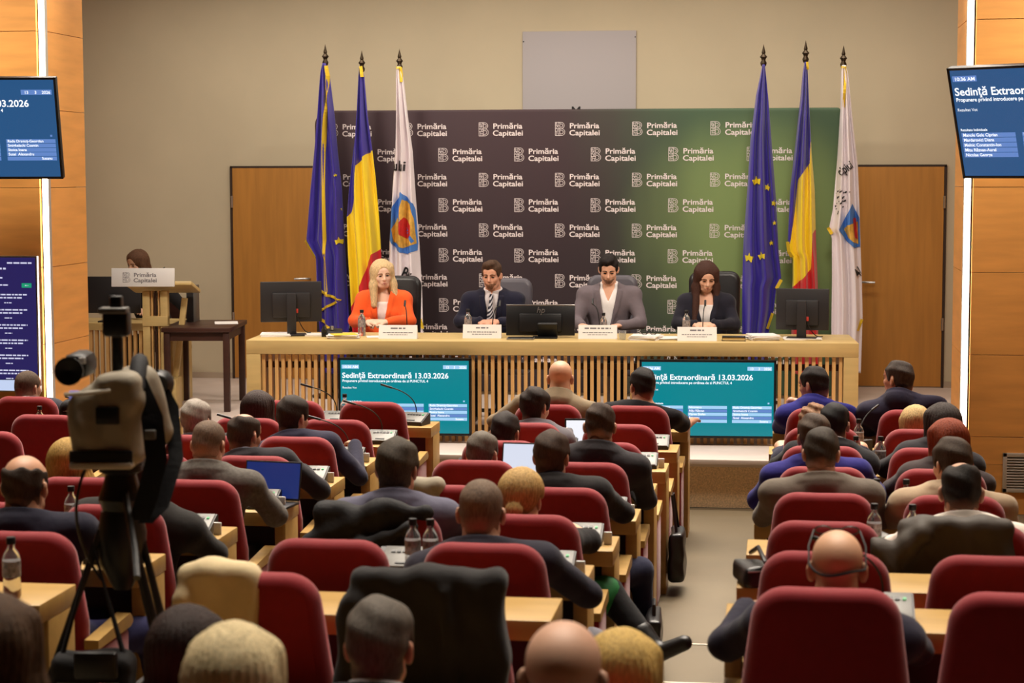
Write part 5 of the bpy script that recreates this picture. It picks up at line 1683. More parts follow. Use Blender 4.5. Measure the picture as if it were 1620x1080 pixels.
def paper_stack(label, x, y, n, w=0.21, l=0.29, rz=0.0, seed=1, col=None, name='paper_stack'):
    rs = random.Random(seed)
    t = thing(name, label, 'papers', on_desk(x, y), DESK_A + rz, 'papers on the panel desk')
    z = 0.0
    for k in range(n):
        h = 0.006 if n > 1 else 0.004
        link('sheet', boxm('sheet', (rs.uniform(-0.012, 0.012), rs.uniform(-0.012, 0.012), z + h / 2), (w, l, h - 0.0006), 0, Euler((0, 0, rs.uniform(-0.12, 0.12)))), WHITE_PAPER, t)
        z += h
    if col:
        link('folder', boxm('folder', (0.01, -0.02, z + 0.003), (w * 0.8, l * 0.8, 0.004), 0, Euler((0, 0, 0.3))), col, t)
paper_stack('thin white papers left of the left desk monitor', 0.16, 0.45, 3, 0.24, 0.28, 0.2, 3)
paper_stack('white papers under the base of the left monitor', 0.52, 0.50, 2, 0.26, 0.2, -0.1, 4)
paper_stack('paper stack with a yellow folder beside the left monitor', 0.74, 0.24, 5, 0.24, 0.2, 0.1, 5, mat('yellow_folder', (232, 204, 60), 0.6))
paper_stack('white sheet beside the first name plate', 1.0, 0.36, 1, 0.18, 0.18, 0.2, 6)
paper_stack('stack of papers right of the man in the grey suit', 3.18, 0.26, 6, 0.22, 0.22, -0.2, 7)
paper_stack('white sheet before the brunette woman', 3.36, 0.34, 2, 0.2, 0.24, 0.1, 8)
paper_stack('loose white papers behind the brunette woman\'s notebook', 3.95, 0.42, 2, 0.26, 0.2, 0.2, 9)
paper_stack('thick curled paper stack left of the right monitor', 4.10, 0.30, 7, 0.22, 0.24, 0.15, 10)
paper_stack('white sheets under the right monitor', 4.42, 0.36, 2, 0.3, 0.22, -0.1, 11)
t = thing('notebook', 'closed dark notebook with cream pages on the panel desk', 'notebook', on_desk(3.87, 0.20), DESK_A - 0.03)
link('pages', boxm('pages', (0, 0, 0.016), (0.175, 0.12, 0.022)), mat('cream_pages', (206, 178, 120), 0.7), t)
link('cover', boxes('cover', [((0, 0, 0.0295), (0.185, 0.13, 0.005)), ((0, 0, 0.0025), (0.185, 0.13, 0.005)), ((0, 0.064, 0.016), (0.185, 0.004, 0.03))], 0.001), BLACK_LEATHER, t)
t = thing('tablet_computer', 'flat silver tablet lying left of the silver-edged monitor', 'tablet', on_desk(2.18, 0.22), DESK_A)
link('body', boxm('body', (0, 0, 0.007), (0.22, 0.15, 0.012), 0.004), SILVER, t)
link('glass', boxm('glass', (0, 0, 0.0136), (0.205, 0.135, 0.001)), BLACK_PLASTIC, t)
t = thing('eyeglasses', 'folded black eyeglasses on papers by the brunette woman', 'eyeglasses', on_desk(3.20, 0.28), DESK_A)
t.location.z += 0.037
bm = bmesh.new()
for s in (-1, 1):
    tube_into(bm, [(s * 0.035 + 0.025 * math.cos(a), 0, 0.018 + 0.018 * math.sin(a)) for a in [k * 2 * math.pi / 14 for k in range(15)]], 0.003, 6)
tube_into(bm, [(-0.012, 0, 0.022), (0.012, 0, 0.022)], 0.003, 6)
link('rim', bm_mesh('rim', bm, True), BLACK_PLASTIC, t)
for s in (-1, 1):
    link('temple', tube('temple', [(s * 0.06, 0, 0.024), (s * 0.058, 0.06, 0.022), (-s * 0.02, 0.07, 0.012)], 0.0025, 6), BLACK_PLASTIC, t)
t = thing('drinking_glass', 'clear drinking glass beside the third name plate', 'glass', on_desk(2.99, 0.22))
link('body', lathe('body', [(0.024, 0), (0.03, 0.075), (0.0285, 0.075), (0.0225, 0.004), (0.0, 0.004)], (0, 0, 0), 16), CLEAR, t)

def monitor(label, x, y, rz, w, h, zb, tilt, logo=False, stand='post'):
    """desk monitor seen from behind: its back faces -Y before rotation"""
    t = thing('monitor', label, 'monitor', on_desk(x, y), DESK_A + rz, 'monitors on the panel desk')
    pn = link('panel', boxm('panel', (0, 0, h / 2), (w, 0.028, h), 0.006), DARK_PLASTIC if stand == 'post' else BLACK_PLASTIC, t, (0, 0, zb), (tilt, 0, 0))
    link('back_bulge', boxm('back_bulge', (0, -0.02, h * 0.42), (w * 0.62, 0.03, h * 0.62), 0.012), DARK_PLASTIC if stand == 'post' else BLACK_PLASTIC, pn)
    link('display', rects_mesh('display', [(-w / 2 + 0.01, 0.012, w / 2 - 0.01, h - 0.01)]), SCR_NAVY, pn, (0, 0.0148, 0))
    pn.children[-1].rotation_euler = (0, 0, 0)
    if stand == 'post':
        link('stand', boxm('stand', (0, -0.055, (zb + h * 0.72) / 2), (0.075, 0.028, zb + h * 0.72), 0.006), DARK_PLASTIC, t)
        link('base', boxm('base', (0, -0.03, 0.007), (0.24, 0.19, 0.014), 0.005), DARK_PLASTIC, t)
        link('cable', tube('cable', bez((0.03, -0.04, zb + h * 0.3), (0.09, -0.08, 0.0), (0.16, 0.02, 0.02), 8), 0.004, 6), BLACK_PLASTIC, t)
        link('plug', boxm('plug', (0.045, -0.045, zb + h * 0.28), (0.02, 0.02, 0.035), 0.003), mat('red_plug', (190, 60, 50), 0.5), t)
    else:
        link('stand', boxm('stand', (0.06, -0.06, 0.06), (0.16, 0.03, 0.14), 0.008, Euler((0.5, 0, 0))), BLACK_PLASTIC, t)
        link('base', boxm('base', (0.04, -0.06, 0.006), (0.2, 0.16, 0.012), 0.005), BLACK_PLASTIC, t)
        link('top_edge', boxm('top_edge', (0, 0, h + 0.001), (w, 0.03, 0.010), 0.002), SILVER, pn)
    if logo:
        tx = text_mesh('logo', [('hp', 0.07, 0, 0, 'C', False)])
        for v in tx.vertices:
            v.co.x += v.co.z * 0.25
        link('logo', tx, SILVER, pn, (0, -0.0365, h * 0.74))
    return t
monitor('black desk monitor turned left at the left end of the panel desk', 0.27, 0.50, math.radians(14), 0.50, 0.33, 0.11, 0.02)
monitor('low black monitor with silver top edge between the two men', 2.325, 0.40, 0.02, 0.555, 0.245, 0.015, -0.12, True, 'low')
monitor('black desk monitor at the right end of the panel desk', 4.42, 0.40, math.radians(-10), 0.42, 0.33, 0.07, -0.03)
t = thing('desk_phone', 'black desk telephone beside the left monitor', 'telephone', on_desk(0.62, 0.42), DESK_A + 0.2)
link('base', boxm('base', (0, 0, 0.025), (0.17, 0.16, 0.04), 0.01, Euler((0.2, 0, 0))), BLACK_PLASTIC, t)
link('handset', tube('handset', bez((-0.06, 0.08, 0.055), (-0.06, 0.0, 0.085), (-0.06, -0.08, 0.045), 8), 0.018, 8), BLACK_PLASTIC, t)
link('knob', lathe('knob', [(0.016, 0), (0.016, 0.03), (0.0, 0.034)], (-0.0, 0.02, 0.05), 12), SILVER, t)

# ---- leather chairs of the panel
def panel_chair(label, x, y, ztop, m):
    t = thing('office_chair', label, 'chair', (x, y, STAGE), math.pi, 'leather chairs behind the panel desk')
    h = ztop - STAGE
    o = round_outline([(-0.215, 0.5), (0.215, 0.5), (0.225, h), (-0.225, h)], [0.05, 0.05, 0.09, 0.09], 6)
    me = pillow('backrest', o, 0.09, 0.04, 4)
    for v in me.vertices:
        v.co.y += -0.26 - 0.08 * (v.co.z - 0.5)
    link('backrest', me, m, t)
    link('seat', boxm('seat', (0, 0, 0.44), (0.5, 0.5, 0.1), 0.04, None, 3), m, t)
    for s in (-1, 1):
        link('armrest', tube('armrest', [(s * 0.27, -0.22, 0.62), (s * 0.29, 0.0, 0.66), (s * 0.27, 0.16, 0.62), (s * 0.25, 0.14, 0.44)], 0.022, 8), BLACK_PLASTIC, t)
    link('column', lathe('column', [(0.03, 0.08), (0.03, 0.4)], (0, 0, 0), 12), SILVER, t)
    link('star_base', boxes('star_base', [((0.14 * math.cos(a), 0.14 * math.sin(a), 0.06), (0.28, 0.04, 0.03), Euler((0, 0, a))) for a in [k * 2 * math.pi / 5 for k in range(5)]]), BLACK_PLASTIC, t)
    for k in range(5):
        a = k * 2 * math.pi / 5
        link('caster', lathe('caster', [(0.025, -0.015), (0.025, 0.015)], (0.27 * math.cos(a), 0.27 * math.sin(a), 0.026), 10, Matrix.Rotation(math.pi / 2, 3, 'X')), BLACK_PLASTIC, t)
panel_chair('black leather office chair of the woman in orange', -3.40, 16.52, 1.585, BLACK_LEATHER)
panel_chair('grey leather office chair of the man with the striped tie', -2.405, 16.52, 1.57, GREY_LEATHER)
panel_chair('grey leather office chair of the man in the grey suit', -1.475, 16.52, 1.60, GREY_LEATHER)
panel_chair('black leather office chair of the brunette woman', -0.585, 16.52, 1.64, BLACK_LEATHER)

# ================================================================== the people on the panel (facing the hall)
PG = 'people seated at the panel desk'
def panelist(label, x, crown, **kw):
    return person(label, (x, 16.42, STAGE), math.pi, fine_hands=True, features=kw.pop('features', True), arms=kw.pop('arms', 'clasp'), group=PG, seat=0.47, nb=kw.pop('nb', 0.145), drop=0.08, head=kw.pop('head', (0, 0.12, crown - STAGE - 0.128)), **kw)
panelist('blonde woman in an orange blazer with clasped hands at the panel desk', -3.42, 1.75, face=(22, 6, 4), sex='f', skin=(232, 190, 166), hair=('blondelong', (216, 186, 140)), features=(150, 116, 84), topc=(238, 96, 42), shirtc=(236, 226, 222), opening=(0.72, 1.10, 0.075), lapel=True, sw=0.17)
m1 = panelist('man in a navy suit with striped tie and clasped hands at the desk', -2.465, 1.75, face=(-6, 10, 0), skin=(214, 158, 132), hair=('quiff', (82, 60, 46)), topc=(28, 28, 46), shirtc=(212, 204, 206), tie=((26, 26, 40), (190, 186, 192)), opening=(0.70, 1.06, 0.06), shirt_v=0.02, lapel=True, sw=0.2, girth=1.12, beard=(150, 108, 84), seed=1, arms='clasp',
              wrists=((-0.10, 0.37, 0.87), (0.07, 0.37, 0.865)))
m2 = panelist('dark-haired man in a grey suit and open white shirt at the desk', -1.462, 1.805, face=(4, 22, 0), skin=(222, 172, 146), hair=('quiff', (32, 26, 26)), topc=(108, 98, 104), shirtc=(238, 234, 234), opening=(0.74, 1.12, 0.075), shirt_v=0.13, lapel=True, sw=0.2, seed=2, beard=(140, 104, 86),
              arms='desk', elbows=((-0.28, 0.16, 0.86), (0.28, 0.16, 0.86)), wrists=((-0.12, 0.37, 0.85), (0.2, 0.40, 0.85)))
w2 = panelist('brunette woman in a dark blazer looking down at the panel desk', -0.636, 1.745, face=(12, 24, 0), sex='f', skin=(226, 176, 150), hair=('longdark', (70, 44, 36)), features=(50, 34, 28), topc=(32, 31, 42), shirtc=(236, 230, 228), opening=(0.66, 1.10, 0.075), lapel=True, sw=0.168, seed=3)

# ================================================================== left of the stage: lectern, tables, clerk
t = thing('lectern', 'tall wooden lectern with slatted front and a white logo sign', 'lectern', (-5.62, 16.72, STAGE), 0.12)
for x in (-0.05, 0.11):
    link('post', boxm('post', (x, 0, 0.54), (0.065, 0.10, 1.06), 0.004), DESK_WOOD, t)
for x in (-0.0, 0.03, 0.06):
    link('slat', boxm('slat', (x, 0.0, 0.56), (0.014, 0.06, 1.02)), DARK_WOOD if x == 0.03 else SLAT_WOOD, t)
link('collar_board', boxm('collar_board', (0.03, -0.005, 0.80), (0.225, 0.11, 0.09), 0.004), DESK_WOOD, t)
link('slanted_top', boxm('slanted_top', (0.08, 0.08, 1.10), (0.60, 0.45, 0.035), 0.006, Euler((-0.22, 0.0, 0))), DESK_WOOD, t)
link('base', boxm('base', (0.05, 0.03, 0.14), (0.34, 0.3, 0.28), 0.005), DESK_WOOD, t)
link('brace', boxm('brace', (0.2, 0.14, 0.5), (0.05, 0.05, 1.0), 0.004, Euler((0, 0.13, 0))), DESK_WOOD, t)
sg = link('sign', boxm('sign', (0, 0, 0.085), (0.565, 0.012, 0.165), 0.002), WHITE_PLASTIC, t, (-0.05, -0.16, 1.115), (-0.1, 0, 0.0))
link('logo', logo_mesh('logo', 0.09), mat('logo_dark', (110, 106, 112), 0.7), sg, (-0.18, -0.0068, 0.04))
t = thing('lectern_microphone', 'thin gooseneck microphone on the wooden lectern', 'microphone', (-5.58, 16.8, STAGE + 1.115))
link('base', boxm('base', (0, 0, 0.01), (0.06, 0.06, 0.02)), BLACK_PLASTIC, t)
link('gooseneck', tube('gooseneck', bez((0, 0, 0.02), (0, 0, 0.14), (0.02, 0.1, 0.16), 8), 0.004, 6), BLACK_PLASTIC, t)

t = thing('side_desk', 'small pale wooden side desk with slats behind the lectern', 'desk', (-6.1, 17.35, STAGE), 0.0)
link('top', boxm('top', (0, 0, 0.715), (1.1, 0.6, 0.07), 0.004), DESK_WOOD, t)
for s in (-1, 1):
    link('leg', boxm('leg', (s * 0.52, 0, 0.34), (0.06, 0.58, 0.678), 0.004), DESK_WOOD, t)
for k in range(18):
    link('slat', boxm('slat', (-0.45 + k * 0.053, -0.26, 0.34), (0.027, 0.04, 0.676)), SLAT_WOOD, t)
t = thing('side_monitor', 'black monitor seen from behind on the side desk left of the lectern', 'monitor', (-6.16, 17.2, STAGE + 0.75), 0.05)
link('panel', boxm('panel', (0, 0, 0.25), (0.52, 0.03, 0.34), 0.006), DARK_PLASTIC, t)
link('stand', boxm('stand', (0, -0.04, 0.13), (0.06, 0.03, 0.25), 0.004), DARK_PLASTIC, t)
link('base', boxm('base', (0, -0.02, 0.007), (0.24, 0.18, 0.014), 0.004), DARK_PLASTIC, t)
t = thing('computer_tower', 'slim grey computer standing beside the lectern on the dark table', 'computer', (-5.42, 17.28, STAGE + 0.75), 0.1)
link('case', boxm('case', (0, 0, 0.17), (0.07, 0.26, 0.34), 0.006), GREY_PLASTIC, t)
link('front_trim', boxm('front_trim', (0, -0.131, 0.17), (0.06, 0.004, 0.32)), DARK_PLASTIC, t)
t = thing('side_table', 'small dark brown wooden table beside the left door', 'table', (-5.22, 17.0, STAGE), 0.12)
link('top', boxm('top', (0, 0, 0.735), (0.62, 0.95, 0.04), 0.004), DARK_WOOD, t)
link('apron', boxes('apron', [((0, -0.42, 0.675), (0.5, 0.02, 0.08)), ((0, 0.42, 0.675), (0.5, 0.02, 0.08)), ((0.26, 0, 0.675), (0.02, 0.82, 0.08))]), DARK_WOOD, t)
for sx in (-1, 1):
    for sy in (-1, 1):
        link('leg', boxm('leg', (sx * 0.265, sy * 0.43, 0.357), (0.055, 0.055, 0.714), 0.003), DARK_WOOD, t)
paper = thing('paper_sheet', 'white sheet of paper on the dark side table', 'papers', (-5.05, 17.1, STAGE + 0.756), 0.3)
link('sheet', boxm('sheet', (0, 0, 0.002), (0.21, 0.3, 0.004)), WHITE_PAPER, paper)
t = thing('wooden_chair', 'plain dark chair of the clerk behind the lectern', 'chair', (-5.93, 17.95, STAGE), 0)
link('seat', boxm('seat', (0, 0, 0.44), (0.44, 0.42, 0.05), 0.01), DARK_WOOD, t)
link('backrest', boxm('backrest', (0, 0.2, 0.75), (0.42, 0.03, 0.3), 0.01), DARK_WOOD, t)
for sx in (-1, 1):
    for sy in (-1, 1):
        link('leg', boxm('leg', (sx * 0.19, sy * 0.18, 0.21), (0.035, 0.035, 0.42)), DARK_WOOD, t)
person('brown-haired clerk in black, half hidden behind the lectern sign', (-5.95, 17.92, STAGE), math.pi, (0.17, 0.14, 1.265), (-30, 15, 0), 'f', (214, 168, 140), ('bob', (96, 66, 48)), 'blouse', (26, 24, 26), legc=(22, 22, 26), sw=0.17,
       arms='desk', seat=0.45, elbows=((-0.3, 0.12, 0.82), (0.24, 0.18, 0.86)), wrists=((-0.44, 0.36, 0.86), (0.1, 0.38, 0.84)), legs='wide', nb=0.15, group=None, features=(70, 50, 40), fine_hands=True)

# ================================================================== video camera on a tripod in the aisle
CX, CY, CZ = -2.155, 6.0, FLOOR[7]
t = thing('video_tripod', 'black video tripod with spread legs standing in the left aisle', 'tripod', (CX, CY, CZ))
RUB = BLACK_PLASTIC
link('head', lathe('head', [(0.06, 1.12), (0.075, 1.16), (0.06, 1.20), (0.05, 1.24), (0.07, 1.25), (0.07, 1.27), (0.0, 1.27)], (0.02, 0, 0), 16), RUB, t)
link('bowl', lathe('bowl', [(0.03, 0.86), (0.075, 0.95), (0.08, 1.05), (0.065, 1.12)], (0.02, 0, 0), 16), RUB, t)
link('spreader', boxes('spreader', [((0.02, 0, 0.5), (0.4, 0.02, 0.02)), ((0.02, 0.05, 0.5), (0.02, 0.34, 0.02))]), RUB, t)
for (fx_, fy_) in ((-0.42, -0.12), (0.34, -0.10), (0.10, 0.45)):
    bm = bmesh.new()
    for o_ in (-0.022, 0.022):
        d_ = Vector((-fy_, fx_, 0)).normalized() * o_
        tube_into(bm, [Vector((0.02, 0, 1.06)) + Vector((fx_, fy_, 0)) * 0.15 + d_, Vector((0.02 + fx_ * 0.65, fy_ * 0.65, 0.45)) + d_], 0.012, 8)
    tube_into(bm, [(0.02 + fx_ * 0.5, fy_ * 0.5, 0.6), (0.02 + fx_, fy_, 0.02)], 0.015, 8)
    lg = link('leg', bm_mesh('leg', bm, True), RUB, t)
    link('rubber_foot', lathe('rubber_foot', [(0.028, 0), (0.028, 0.03), (0.015, 0.05)], (0.02 + fx_, fy_, 0), 10), DARK_PLASTIC, lg)
link('pan_handle', tube('pan_handle', [(0.05, -0.05, 1.19), (0.16, -0.28, 1.04), (0.20, -0.38, 0.98)], 0.012, 8), RUB, t)
link('quick_plate', boxm('quick_plate', (0.02, 0, 1.285), (0.11, 0.16, 0.03), 0.006), mat('plate_tan', (120, 92, 78), 0.5), t)

t = thing('video_camera', 'shoulder video camera in a taupe rain cover on the tripod', 'camera', (CX, CY, CZ + 1.33), 0.14)
COVER = mat('cover_taupe', (150, 140, 122), 0.7, var=0.12, scale=14, bump=0.3, bscale=25)
F = Field(axis(-0.2, 0.2, 0.009), axis(-0.26, 0.34, 0.011), axis(-0.12, 0.36, 0.009))
F.apply(rbox((0, 0.02, 0.08), (0.115, 0.2, 0.13), 0.05), 0.02)
F.apply(rbox((0.05, -0.04, 0.20), (0.075, 0.15, 0.06), 0.04), 0.03)
F.apply(cone((0.10, 0.0, 0.22), (0.135, 0.02, 0.05), 0.05, 0.055), 0.03)
F.apply(cone((0.0, 0.18, 0.1), (0.0, 0.3, 0.1), 0.085, 0.07), 0.03)
F.noise(lambda X, Y, Z: 0.006 * np.sin(30 * Z + 13 * X) * np.sin(21 * X + 9 * Y + 1) + 0.004 * np.sin(47 * X + 31 * Z))
link('rain_cover', solid_mesh('rain_cover', F), COVER, t)
link('cover_hem', boxm('cover_hem', (-0.005, -0.13, -0.035), (0.20, 0.14, 0.022), 0.008), mat('cover_piping', (186, 178, 162), 0.7), t)
link('cover_window', boxm('cover_window', (-0.005, -0.185, -0.01), (0.20, 0.012, 0.045), 0.004), BLACK_CLOTH, t)
link('battery', boxm('battery', (0.02, -0.19, 0.125), (0.075, 0.02, 0.055), 0.006), BLACK_PLASTIC, t)
link('piping', tube('piping', [(-0.118, -0.172, 0.19), (-0.05, -0.186, 0.196), (0.03, -0.186, 0.205)], 0.007, 8), mat('cover_piping2', (196, 188, 172), 0.7), t)
vf = link('viewfinder', boxm('viewfinder', (-0.105, 0.0, 0.27), (0.085, 0.16, 0.085), 0.03), BLACK_PLASTIC, t)
link('eyecup', lathe('eyecup', [(0.03, 0), (0.042, 0.02), (0.046, 0.05), (0.036, 0.05), (0.0, 0.03)], (-0.11, -0.10, 0.262), 16, Matrix.Rotation(math.pi / 2, 3, 'X')), BLACK_PLASTIC, vf)
link('side_display', boxm('side_display', (-0.095, -0.10, 0.175), (0.05, 0.012, 0.04), 0.003), mat('lcd_lilac', (20, 20, 40), 0.3, emit=(130, 130, 200), estr=0.8), t)
link('viewfinder_badge', boxm('viewfinder_badge', (-0.08, -0.085, 0.29), (0.022, 0.008, 0.02), 0.002), WHITE_PLASTIC, vf)
mr = link('light_arm', tube('light_arm', [(0.02, -0.02, 0.24), (0.02, -0.02, 0.36)], 0.018, 10), BLACK_PLASTIC, t)
link('camera_light', boxm('camera_light', (0.02, -0.02, 0.405), (0.085, 0.07, 0.085), 0.014), BLACK_PLASTIC, t)
link('light_visor', boxm('light_visor', (0.015, -0.035, 0.448), (0.09, 0.07, 0.02), 0.006), GREY_PLASTIC, t)
link('receiver', boxm('receiver', (0.02, -0.02, 0.47), (0.04, 0.04, 0.05), 0.008), BLACK_PLASTIC, t)
link('handle', tube('handle', bez((0.06, 0.16, 0.22), (0.09, 0.0, 0.34), (0.10, -0.13, 0.20), 10), 0.028, 10), BLACK_CLOTH, t)
link('lens', lathe('lens', [(0.05, 0), (0.055, 0.08), (0.065, 0.09), (0.065, 0.16), (0.05, 0.16), (0.0, 0.14)], (0, 0.3, 0.1), 20, Matrix.Rotation(-math.pi / 2, 3, 'X')), BLACK_PLASTIC, t)
bm = bmesh.new()
def band(pts, w):
    P2 = [Vector(p) for p in pts]
    a = [bm.verts.new(p + Vector((w / 2, 0, 0))) for p in P2]
    b = [bm.verts.new(p - Vector((w / 2, 0, 0))) for p in P2]
    for i in range(len(P2) - 1):
        bm.faces.new((a[i], a[i + 1], b[i + 1], b[i]))
band([(0.09, -0.10, 0.24), (0.15, -0.14, 0.12), (0.165, -0.15, -0.02), (0.13, -0.15, -0.15), (0.10, -0.13, -0.22)], 0.07)
band([(0.10, 0.12, 0.24), (0.17, 0.1, 0.12), (0.20, 0.0, -0.04), (0.17, -0.12, -0.18), (0.12, -0.13, -0.23)], 0.05)
bmesh.ops.solidify(bm, geom=bm.faces[:], thickness=0.008)
link('shoulder_strap', bm_mesh('shoulder_strap', bm, True), BLACK_CLOTH, t)
link('strap_buckle', boxm('strap_buckle', (0.148, -0.158, 0.06), (0.035, 0.02, 0.03), 0.004), GREY_PLASTIC, t)
link('cable', tube('cable', bez((-0.05, -0.17, -0.03), (-0.13, -0.24, -0.2), (-0.03, -0.10, -0.42), 10), 0.005, 6), BLACK_PLASTIC, t)
link('side_lens_hood', lathe('side_lens_hood', [(0.035, 0), (0.05, 0.03), (0.045, 0.07), (0.0, 0.07)], (0.125, 0.1, 0.19), 14, Matrix.Rotation(-math.pi / 2, 3, 'X')), BLACK_PLASTIC, t)
soft_bag('camera_bag', 'black camera bag hung between the tripod legs', 'bag', (CX - 0.02, CY - 0.18, CZ + 0.36), (0.14, 0.08, 0.17), BLACK_CLOTH, 0.1, 9, [(-0.1, 0, 0.32), (-0.02, 0.10, 0.66), (0.1, 0, 0.32)])
link('flap', boxm('flap', (0.03, -0.085, 0.31), (0.14, 0.03, 0.09), 0.012), BLACK_LEATHER, bpy.data.objects['camera_bag'])
soft_bag('equipment_bag', 'dark bag slumped at the foot of the tripod', 'bag', (CX - 0.1, CY - 0.42, FLOOR[8]), (0.17, 0.12, 0.16), BLACK_CLOTH, 0.4, 11)

# ================================================================== the audience
def seated(c, r, label, hx, hz, **kw):
    """c, r seat; hx, hz world x and height of the crown"""
    X = kw.pop('x', None)
    X = seat_x(c, r) if X is None else X
    oy = kw.pop('oy', 0.27)
    hy = kw.pop('hy', 0.05)
    hs = kw.get('hs', 1.0)
    z0 = FLOOR[r - 1]
    return person(label, (X, ROWS[r - 1] + oy, z0), kw.pop('rz', 0.0), head=(hx - X, hy, hz - z0 - (0.124 if kw.get('hair') else 0.114) * hs), seat=kw.pop('seat', 0.40), **kw)
DK = (36, 30, 28)
seated('R1', 1, 'man in a royal blue suit, hand at his mouth, right block front row', 0.21, 1.21, face=(52, 8, 0), skin=(206, 156, 132), hair=('short', (34, 28, 28)), topc=(36, 36, 120), shirtc=(60, 60, 140), features=True, hy=0.08, fine_hands=True,
       elbows=((-0.27, 0.22, 0.78), (0.25, 0.15, 0.79)), wrists=((-0.20, 0.22, 0.96), (0.12, 0.33, 0.80)), seed=1)
seated('R2', 1, 'man in a navy jacket looking left, right block front row', 0.76, 1.26, face=(48, 0, 0), skin=(214, 160, 132), hair=('short', (66, 56, 50)), topc=(38, 34, 54), shirtc=None, features=True, girth=1.1, sw=0.215, seed=2)
seated('R1', 2, 'person with curly light brown hair in the second row, right block', 0.20, 1.075, hair=('curly', (140, 104, 76)), skin=(216, 170, 140), topc=(40, 40, 60), seed=3)
seated('R1', 3, 'black-haired man with a white collar, right block third row', 0.30, 1.20, hair=('short', (20, 18, 20)), skin=(196, 146, 122), topc=(28, 28, 32), shirtc=(224, 222, 224), face=(-10, 5, 0), seed=1)
seated('R1', 4, 'brown-haired man in a bright blue suit, right block fourth row', 0.17, 1.24, hair=('thick', (74, 58, 46)), skin=(212, 160, 134), topc=(36, 32, 112), shirtc=(40, 36, 112), sw=0.21, face=(8, 5, 0), legs='wide', legc=(34, 30, 100), elbows=((-0.33, 0.1, 0.74), (0.3, 0.12, 0.76)), wrists=((-0.27, 0.32, 0.78), (0.16, 0.34, 0.80)), seed=2)
seated('R1', 5, 'man in a grey-brown suit jacket, right block fifth row', 0.19, 1.30, hair=('short', (58, 50, 42)), skin=(210, 158, 134), topc=(104, 94, 84), shirtc=None, sw=0.215, face=(-6, 18, 0), legs='wide', legc=(20, 19, 22), girth=1.08, seed=3)
p = seated('R1', 8, 'bald man with glasses pushed up and a cord, right foreground', 0.18, 1.375, hair=None, skin=(206, 160, 128), topc=(34, 32, 48), shirtc=(30, 28, 34), sw=0.205, girth=1.1, hy=0.04, hs=1.06, elbows=((-0.31, 0.12, 0.70), (0.29, 0.12, 0.70)), wrists=((-0.25, 0.34, 0.77), (0.14, 0.34, 0.78)), legs='wide', seed=1)
g = thing('eyeglasses', 'black glasses pushed up on the bald man\'s head, with a neck cord', 'eyeglasses')
g.location = p.location; g.rotation_euler = p.rotation_euler
HM = head_matrix(p)
def hm(x, y, z):
    return tuple(HM @ Vector((x, y, z)))
bm = bmesh.new()
for s in (-1, 1):
    tube_into(bm, [hm(s * 0.04 + 0.026 * math.cos(a), 0.075 - 0.02 * math.sin(a), 0.098 + 0.016 * math.sin(a)) for a in [k * 2 * math.pi / 14 for k in range(15)]], 0.0028, 6)
tube_into(bm, [hm(-0.014, 0.078, 0.102), hm(0.014, 0.078, 0.102)], 0.0028, 6)
link('rim', bm_mesh('rim', bm, True), BLACK_PLASTIC, g)
for s in (-1, 1):
    link('temple', tube('temple', [hm(s * 0.068, 0.07, 0.098), hm(s * 0.084, 0.02, 0.06), hm(s * 0.083, -0.03, 0.008)], 0.0032, 6), BLACK_PLASTIC, g)
link('cord', tube('cord', [hm(0.083 * math.sin(a) * (1.0), -0.016 - 0.094 * math.cos(a), 0.012 - 0.012 * math.cos(a) + 0.006 * math.sin(3 * a)) for a in [-1.5 + 3.0 * k / 20 for k in range(21)]], 0.0042, 6), BLACK_CLOTH, g)
seated('R2', 2, 'short-haired blonde woman in the second row, right block', 0.81, 1.08, hair=('crop', (204, 172, 118)), sex='f', skin=(222, 178, 150), topc=(60, 56, 60), sw=0.17, seed=1)
seated('R2', 3, 'dark-haired woman looking left, right block third row', 0.89, 1.20, hair=('bob', (54, 44, 40)), sex='f', skin=(226, 180, 152), topc=(40, 38, 42), sw=0.17, face=(38, 5, 0), features=True, seed=2)
seated('R2', 4, 'red-haired woman in the fourth row, right block', 0.85, 1.22, hair=('bob', (130, 54, 24)), sex='f', skin=(226, 180, 152), topc=(60, 50, 50), sw=0.17, face=(40, 8, 0), features=True, seed=3)
seated('R2', 5, 'brown-haired man in a beige jacket, right block fifth row', 0.79, 1.26, hair=('thick', (62, 48, 36)), skin=(214, 164, 136), topc=(168, 146, 120), shirtc=None, sw=0.215, face=(26, 8, 0), girth=1.1, seed=1)
seated('R2', 6, 'balding man in a white shirt, right block sixth row', 0.74, 1.31, hair=('balding', (36, 30, 26)), skin=(196, 146, 118), top='shirt', topc=(226, 216, 204), sw=0.215, face=(-4, 14, 0), girth=1.12, hs=1.04, elbows=((-0.30, 0.12, 0.80), (0.3, 0.12, 0.80)), seed=2)
seated('C', 1, 'man in a black T-shirt with a bare forearm, centre block front row', -0.93, 1.19, hair=('short', (28, 24, 24)), skin=(192, 142, 116), top='tshirt', topc=(24, 23, 28), sw=0.215, face=(28, 5, 0), girth=1.08, features=True, beard=(50, 38, 32), elbows=((-0.27, 0.1, 0.78), (0.31, 0.14, 0.79)), wrists=((-0.12, 0.33, 0.80), (0.36, 0.34, 0.80)), seed=3)
seated('B', 1, 'bald man in a khaki shirt, centre block front row', -1.48, 1.23, hair=None, skin=(212, 162, 132), top='shirt', topc=(140, 124, 100), sw=0.235, girth=1.25, face=(0, 5, 0), hs=1.04, elbows=((-0.40, 0.1, 0.80), (0.38, 0.12, 0.80)), seed=1)
